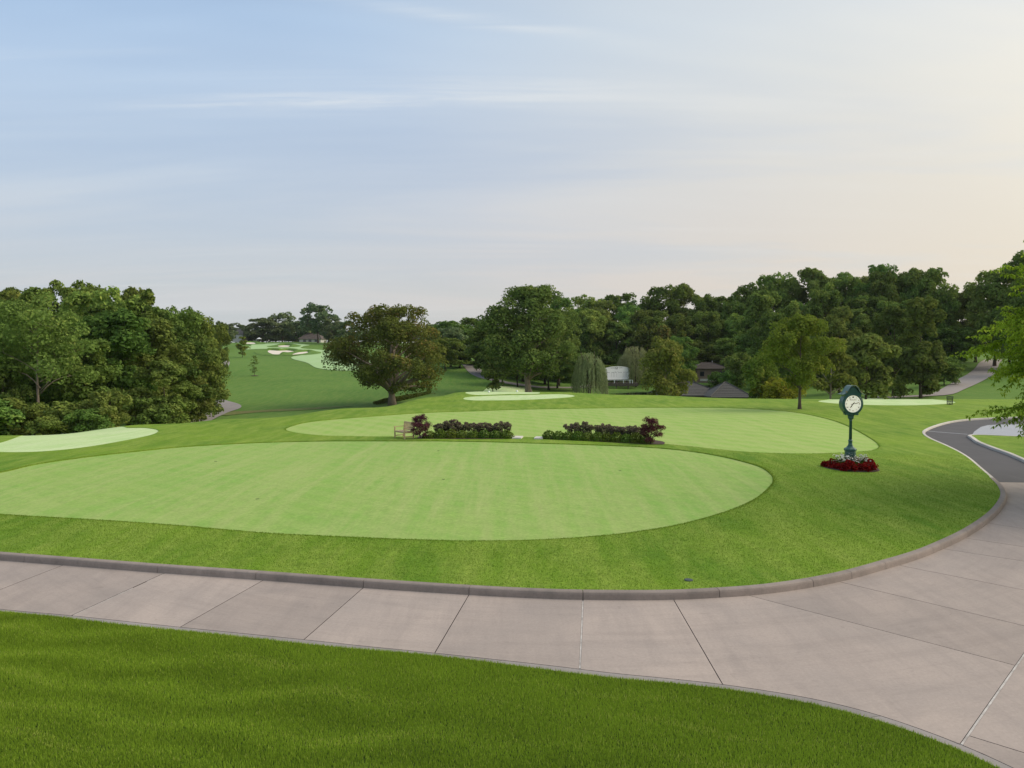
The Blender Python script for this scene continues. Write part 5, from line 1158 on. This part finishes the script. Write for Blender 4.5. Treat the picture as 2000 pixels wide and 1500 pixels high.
MB().box((-hw * .2, -hd + .46, e * .2), (3.4, .12, .5)).build('stone_plinth', MT['pale_wall'], t)
MB().tube([(hw * .3, 0, r - .1), (hw * .3, 0, r + .45)], [.07, .07], 8).build('vent_pipe', MT['pale_wall'], rf)
hip('shingle_building', 1285, 1424, 120, 772, 748.5, 8, 4.6, MT['shingle'], MT['brick'], 'grey shingle hipped roof just behind the crest, left one', 800)
hip('shingle_building', 1388, 1472, 116, 775, 748.5, 7, 3.1, MT['shingle'], MT['brick'], 'grey shingle hipped roof just behind the crest, right one', 800)
t, hw, hd, e, r, rf = hip('house', 583, 628, 425, 662, 650.5, 14, 3, MT['shingle_brown'], MT['pale_wall'], 'far house with brown roof below the tallest far tree', 669)
for x_ in (-3, 0, 3.4): MB().box((x_, -hd + .45, e * .5), (1.6, .1, 1.2)).build('window', MT['glass'], t)
MB().box((3.6, 0, r + .1), (1.0, .9, 1.6)).build('chimney', MT['pale_wall'], rf)
t, hw, hd, e, r, rf = hip('house', 453, 476, 440, 653, 643, 10, 2, MT['shingle'], MT['pale_wall'], 'far house with grey roof among trees at the left of the fairway', 668)
for x_ in (-1.5, 1.5): MB().box((x_, -hd + .45, e * .6), (1.2, .1, 1.2)).build('window', MT['glass'], t)
# starter's shelter with a pale roof
kd = 428.0; kx = at_depth(507, kd); kz = float(zterr(np.array([kx]), np.array([kd]))[0]); ks = empty('shelter', (kx, kd, kz)); tag(ks, 'tiny pale-roofed shelter beside the far fairway', 'shelter')
MB().add([(-1.1, -1.1, 1.9), (1.1, -1.1, 1.9), (1.1, 1.1, 1.9), (-1.1, 1.1, 1.9), (0, 0, 2.7), (-1.1, -1.1, 1.8), (1.1, -1.1, 1.8), (1.1, 1.1, 1.8), (-1.1, 1.1, 1.8)], [(0, 1, 4), (1, 2, 4), (2, 3, 4), (3, 0, 4), (0, 5, 6, 1), (1, 6, 7, 2), (2, 7, 8, 3), (3, 8, 5, 0), (5, 8, 7, 6)]).build('roof', MT['white'], ks)
for a, b_ in ((-.9, -.9), (.9, -.9), (.9, .9), (-.9, .9)): MB().bar((a, b_, -.2), (a, b_, 1.85), .1, .1).build('post', MT['timber'], ks)

# ------------------------------------------------------------------ two golfers far up the fairway
def person(loc, rz, bend, mats, label):
    J = {'pelvis': (0, 0, .95), 'chest': (bend * .28, 0, 1.32), 'neck': (bend * .36, 0, 1.50), 'head': (bend * .42, 0, 1.60), 'top': (bend * .46, 0, 1.74)}
    v = [J['pelvis'], (bend * .14, 0, 1.14), J['chest'], J['neck'], J['head'], J['top']]; rad = [.155, .14, .17, .065, .10, .075]; e = [(0, 1), (1, 2), (2, 3), (3, 4), (4, 5)]
    for s in (-1, 1):
        n = len(v); v += [(0, s * .10, .88), (.03, s * .12, .50), (-.01, s * .13, .10), (.14, s * .14, .03)]; rad += [.105, .07, .05, .045]; e += [(0, n), (n, n + 1), (n + 1, n + 2), (n + 2, n + 3)]
        n = len(v); c = J['chest']; v += [(c[0], s * .20, 1.42), (c[0] + .05 + bend * .1, s * .25, 1.14), (c[0] + .22, s * .15, .95), (c[0] + .27, s * .10, .88)]; rad += [.07, .05, .04, .038]; e += [(2, n), (n, n + 1), (n + 1, n + 2), (n + 2, n + 3)]
    me = bpy.data.meshes.new('body'); me.from_pydata(v, e, []); ob = bpy.data.objects.new('tmp', me); COL.objects.link(ob)
    sk = ob.modifiers.new('skin', 'SKIN')
    for i, r_ in enumerate(rad): me.skin_vertices[0].data[i].radius = (r_, r_)
    me.skin_vertices[0].data[0].use_root = True
    ob.modifiers.new('sub', 'SUBSURF').levels = 1
    dg = bpy.context.evaluated_depsgraph_get(); m2 = bpy.data.meshes.new_from_object(ob.evaluated_get(dg)); bpy.data.objects.remove(ob)
    m2.materials.clear()
    for m in mats: m2.materials.append(m)
    for p_ in m2.polygons:
        z_ = p_.center.z; y_ = abs(p_.center.y); p_.material_index = 2 if z_ < .92 and y_ < .2 and not (z_ > .84 and p_.center.x > .2) else (0 if z_ > 1.50 or (z_ < 1.1 and y_ > .09 and p_.center.x > .14 and z_ > .8) else 1)
        p_.use_smooth = True
    o = link('person', m2); o.location = loc; o.rotation_euler = (0, 0, rz); tag(o, label, 'person')
for px, d, rz, bd, ms, lb in ((521.5, 398, 2.0, .8, ('skin', 'cloth_dark', 'cloth_dark'), 'golfer in dark clothes bending over on the far fairway'), (525.5, 400, -.5, .15, ('skin', 'cloth_white', 'cloth_dark'), 'golfer in a white shirt standing on the far fairway')):
    x_ = at_depth(px, d); person((x_, d, float(zterr(np.array([x_]), np.array([d]))[0]) + .1), rz, bd, [MT[m] for m in ms], lb)

# ------------------------------------------------------------------ honey locust reaching in from the right
def make_locust(seed=61):
    g = np.random.default_rng(seed); mb = MB(); Q_ = []; tn = []
    mb.tube([(0, 0, -.3), (.05, .03, 1.6), (-.05, .1, 3.2), (-.25, .1, 5.2), (-.4, 0, 7.6), (-.4, .1, 9.6)], [.26, .19, .16, .12, .07, .03], 10)
    def spray(p, d, L, depth):
        n = max(3, int(L / .22)); pts = [p]; q = np.array(p, float); dd = np.array(d, float)
        for i in range(n):
            dd = dd + np.array([g.normal() * .10, g.normal() * .10, g.normal() * .06 - .035]); dd /= np.linalg.norm(dd); q = q + dd * L / n; pts.append(q.copy())
        mb.tube(pts, [max(.004, .028 * L / 3.5 * (1 - i / (n + 1))) for i in range(n + 1)], 4, False)
        for i in range(1, n + 1):
            if depth > 0 and i > n * .22:
                for _ in range(1 if depth == 1 else 1):
                    s = np.cross(dd, [0, 0, 1]); s /= np.linalg.norm(s) + 1e-6; sd = (dd * .6 + s * g.choice([-1, 1]) * g.uniform(.5, 1.0) + np.array([0, 0, g.uniform(-.12, .30)])); sd /= np.linalg.norm(sd)
                    spray(pts[i], sd, L * g.uniform(.26, .46), depth - 1)
            k = 8 if depth < 2 else 3
            clump = g.random()
            for _ in range(k):      # compound leaves: arching rachis with leaflets either side, simplified to a folded blade
                a = g.uniform(0, 6.283); e = np.array([math.cos(a), math.sin(a), g.uniform(-.35, .45)]) * .8 + dd * .5; e /= np.linalg.norm(e); L2 = g.uniform(.11, .19)
                o = pts[i] + g.normal(size=3) * .03; mid_ = o + e * L2 * .5; tip = o + e * L2 * .85 + np.array([0, 0, -L2 * .48]); s = np.cross(e, [0, 0, 1]); s /= np.linalg.norm(s) + 1e-6; wd = g.uniform(.026, .040)
                Q_.extend([o, mid_ + s * wd, tip, mid_ - s * wd]); tn.append(np.clip(.5 * clump + .55 * g.random(), 0, 1))
    for k in range(62):
        z = 3.2 + (k / 62) * 6.4; a = math.pi + (k * 2.4 % 6.283 - math.pi) * .62 if k % 3 else k * 2.4
        L = (4.7 - .30 * abs(z - 5.5)) * g.uniform(.70, 1.08); L *= 1.0
        st = np.array([-.02 * z, .02 * z, max(2.4, z * .8 + 1.0) if z > 2 else 2.6]); rise = np.clip((z - st[2]) / L + .12, -.42, .7)
        spray(st, np.array([math.cos(a), math.sin(a), rise]), L, 2)
    V = np.array(Q_)
    return {'H': 10, 'W': 10, 'parts': [('trunk', mb.mesh('trunk', MT['bark_dark'], True, fix=False)), ('crown', np_mesh('crown', V, np.arange(len(V)).reshape(-1, 4), MT['locust_leaf'], tn))]}
LOC = make_locust(); print('locust leaves', len(LOC['parts'][1][1].polygons))
plant(LOC, 'honey_locust', (23.35, 27.6, 0.25), rz=0, label='bright green feathery tree leaning in from the right edge beside the road')

# ------------------------------------------------------------------ grass blades
def blades(name, poly_test, x0, x1, y0, y1, dens, h, wd, zf, mat, label, seed, lean=.5, edge=None, dfall=None):
    g = np.random.default_rng(seed); n = int((x1 - x0) * (y1 - y0) * dens); X = g.uniform(x0, x1, n); Y = g.uniform(y0, y1, n)
    ok = np.abs(X) < Y * .70 + 1.5
    if dfall: ok &= g.random(n) < dfall(X, Y)
    X, Y = X[ok], Y[ok]; ok = poly_test(X, Y); X, Y = X[ok], Y[ok]; n = len(X); Z = zf(X, Y) - .004
    cl = (np.sin(X * 3.1 + 1.3 * np.sin(Y * 2.3)) * np.sin(Y * 3.7 + X) * .25 + np.sin(X * .9 + Y * 1.7) * .25 + .5)
    a = g.uniform(0, 6.283, n); hh = h * (.5 + .85 * g.random(n)) * (.92 + .16 * cl); ln = lean * hh * g.random(n); b = g.uniform(0, 6.283, n)
    w_ = wd * (.6 + .8 * g.random(n)); P = np.stack([X, Y, Z], 1); s = np.stack([np.cos(a) * w_, np.sin(a) * w_, np.zeros(n)], 1); tip = P + np.stack([np.cos(b) * ln, np.sin(b) * ln, hh], 1)
    V = np.stack([P - s, P + s, tip], 1).reshape(-1, 3)
    # old mowing lines and drier wisps run along the drive
    streak = np.sin((Y * 1.0 + X * .18) * 6.3 + 1.6 * np.sin(X * .7 + Y) + .9 * np.sin(X * 2.1 - Y * 1.7)) ; dry = (streak > .72) & (g.random(n) < .13 * (.3 + np.clip(np.sin(X * 1.3 + Y), 0, 1)))
    t = np.clip(.06 + .17 * cl + .48 * g.random(n) + .10 * streak * np.clip(.5 + np.sin(X * .53 + Y * .9), 0, 1.3), 0, .72); t[dry] = g.uniform(.78, 1.0, dry.sum()); t[g.random(n) < .025] = .9
    o = link(name, np_mesh(name, V, np.arange(3 * n).reshape(-1, 3), mat, t)); tag(o, label, 'grass', kind='stuff'); print(name, n); return o
blades('foreground_grass', lambda x, y: inside(x, y, fore_outer[::2]), -13, 9.5, 8.2, 17.5, 7200, .050, .0050, zfore, MT['grass_blade'], 'thick green grass of the foreground lawn', 11)
hol = [greenA[::2], greenB[::2]]
IS_C = ISLAND[::3]
def lawn_ok(x, y):
    r = inside(x, y, IS_C)
    for h_ in hol: r &= ~inside(x, y, h_)
    r &= np.hypot((x - bedc.x), (y - bedc.y) / .92) > 1.2
    return r
blades('lawn_grass', lawn_ok, -18, 27, 16, 40, 900, .034, .006, lambda x, y: zlawn_q(x, y) - .004, MT['lawn_blade'], 'short mown grass on the lawn inside the kerb', 12, .8, dfall=lambda x, y: np.clip(1.5 - (y - 16) / 18, .18, 1))

def fringe(poly, per_m, h, label, seed):
    g = np.random.default_rng(seed); P = np.vstack([poly, poly[:1]]); S_ = arclen(P); n = int(S_[-1] * per_m); q = g.uniform(0, S_[-1], n)
    X = np.interp(q, S_, P[:, 0]); Y = np.interp(q, S_, P[:, 1]); c = poly.mean(0); d = np.stack([X - c[0], Y - c[1]], 1); d /= np.linalg.norm(d, axis=1)[:, None]; o = np.abs(g.normal(size=n)) * .08 - .01
    X += d[:, 0] * o; Y += d[:, 1] * o; ok = (np.abs(X) < Y * .70 + 1.5); X, Y = X[ok], Y[ok]; n = len(X); Z = zlawn_q(X, Y) - .012
    a = g.uniform(0, 6.283, n); hh = h * g.uniform(.5, 1.3, n); w_ = .008 * g.uniform(.6, 1.5, n); b = g.uniform(0, 6.283, n); P0 = np.stack([X, Y, Z], 1); s_ = np.stack([np.cos(a) * w_, np.sin(a) * w_, 0 * a], 1)
    V = np.stack([P0 - s_, P0 + s_, P0 + np.stack([np.cos(b) * hh * .5, np.sin(b) * hh * .5, hh], 1)], 1).reshape(-1, 3)
    o_ = link('grass_fringe', np_mesh('grass_fringe', V, np.arange(3 * n).reshape(-1, 3), MT['lawn_blade'], g.uniform(.2, .75, n))); tag(o_, label, 'grass', kind='stuff')
fringe(greenA, 260, .034, 'slightly longer grass collar round the near putting green', 21)
fringe(greenB, 120, .034, 'slightly longer grass collar round the second putting green', 22)

# ------------------------------------------------------------------ evening haze
hz = MB().box((0, 900, 15), (3400, 1990, 60)).build('haze', MT['white']); hz.data.materials.clear()
hm, ht, ho = new_mat('haze_air'); pv = N(ht, 'ShaderNodeVolumePrincipled'); pv.inputs['Color'].default_value = (.86, .90, .97, 1); pv.inputs['Density'].default_value = HAZE; pv.inputs['Anisotropy'].default_value = 0.2
ht.links.new(pv.outputs[0], ho.inputs['Volume']); hz.data.materials.append(hm); tag(hz, 'thin pale evening haze over the whole course', kind='stuff')
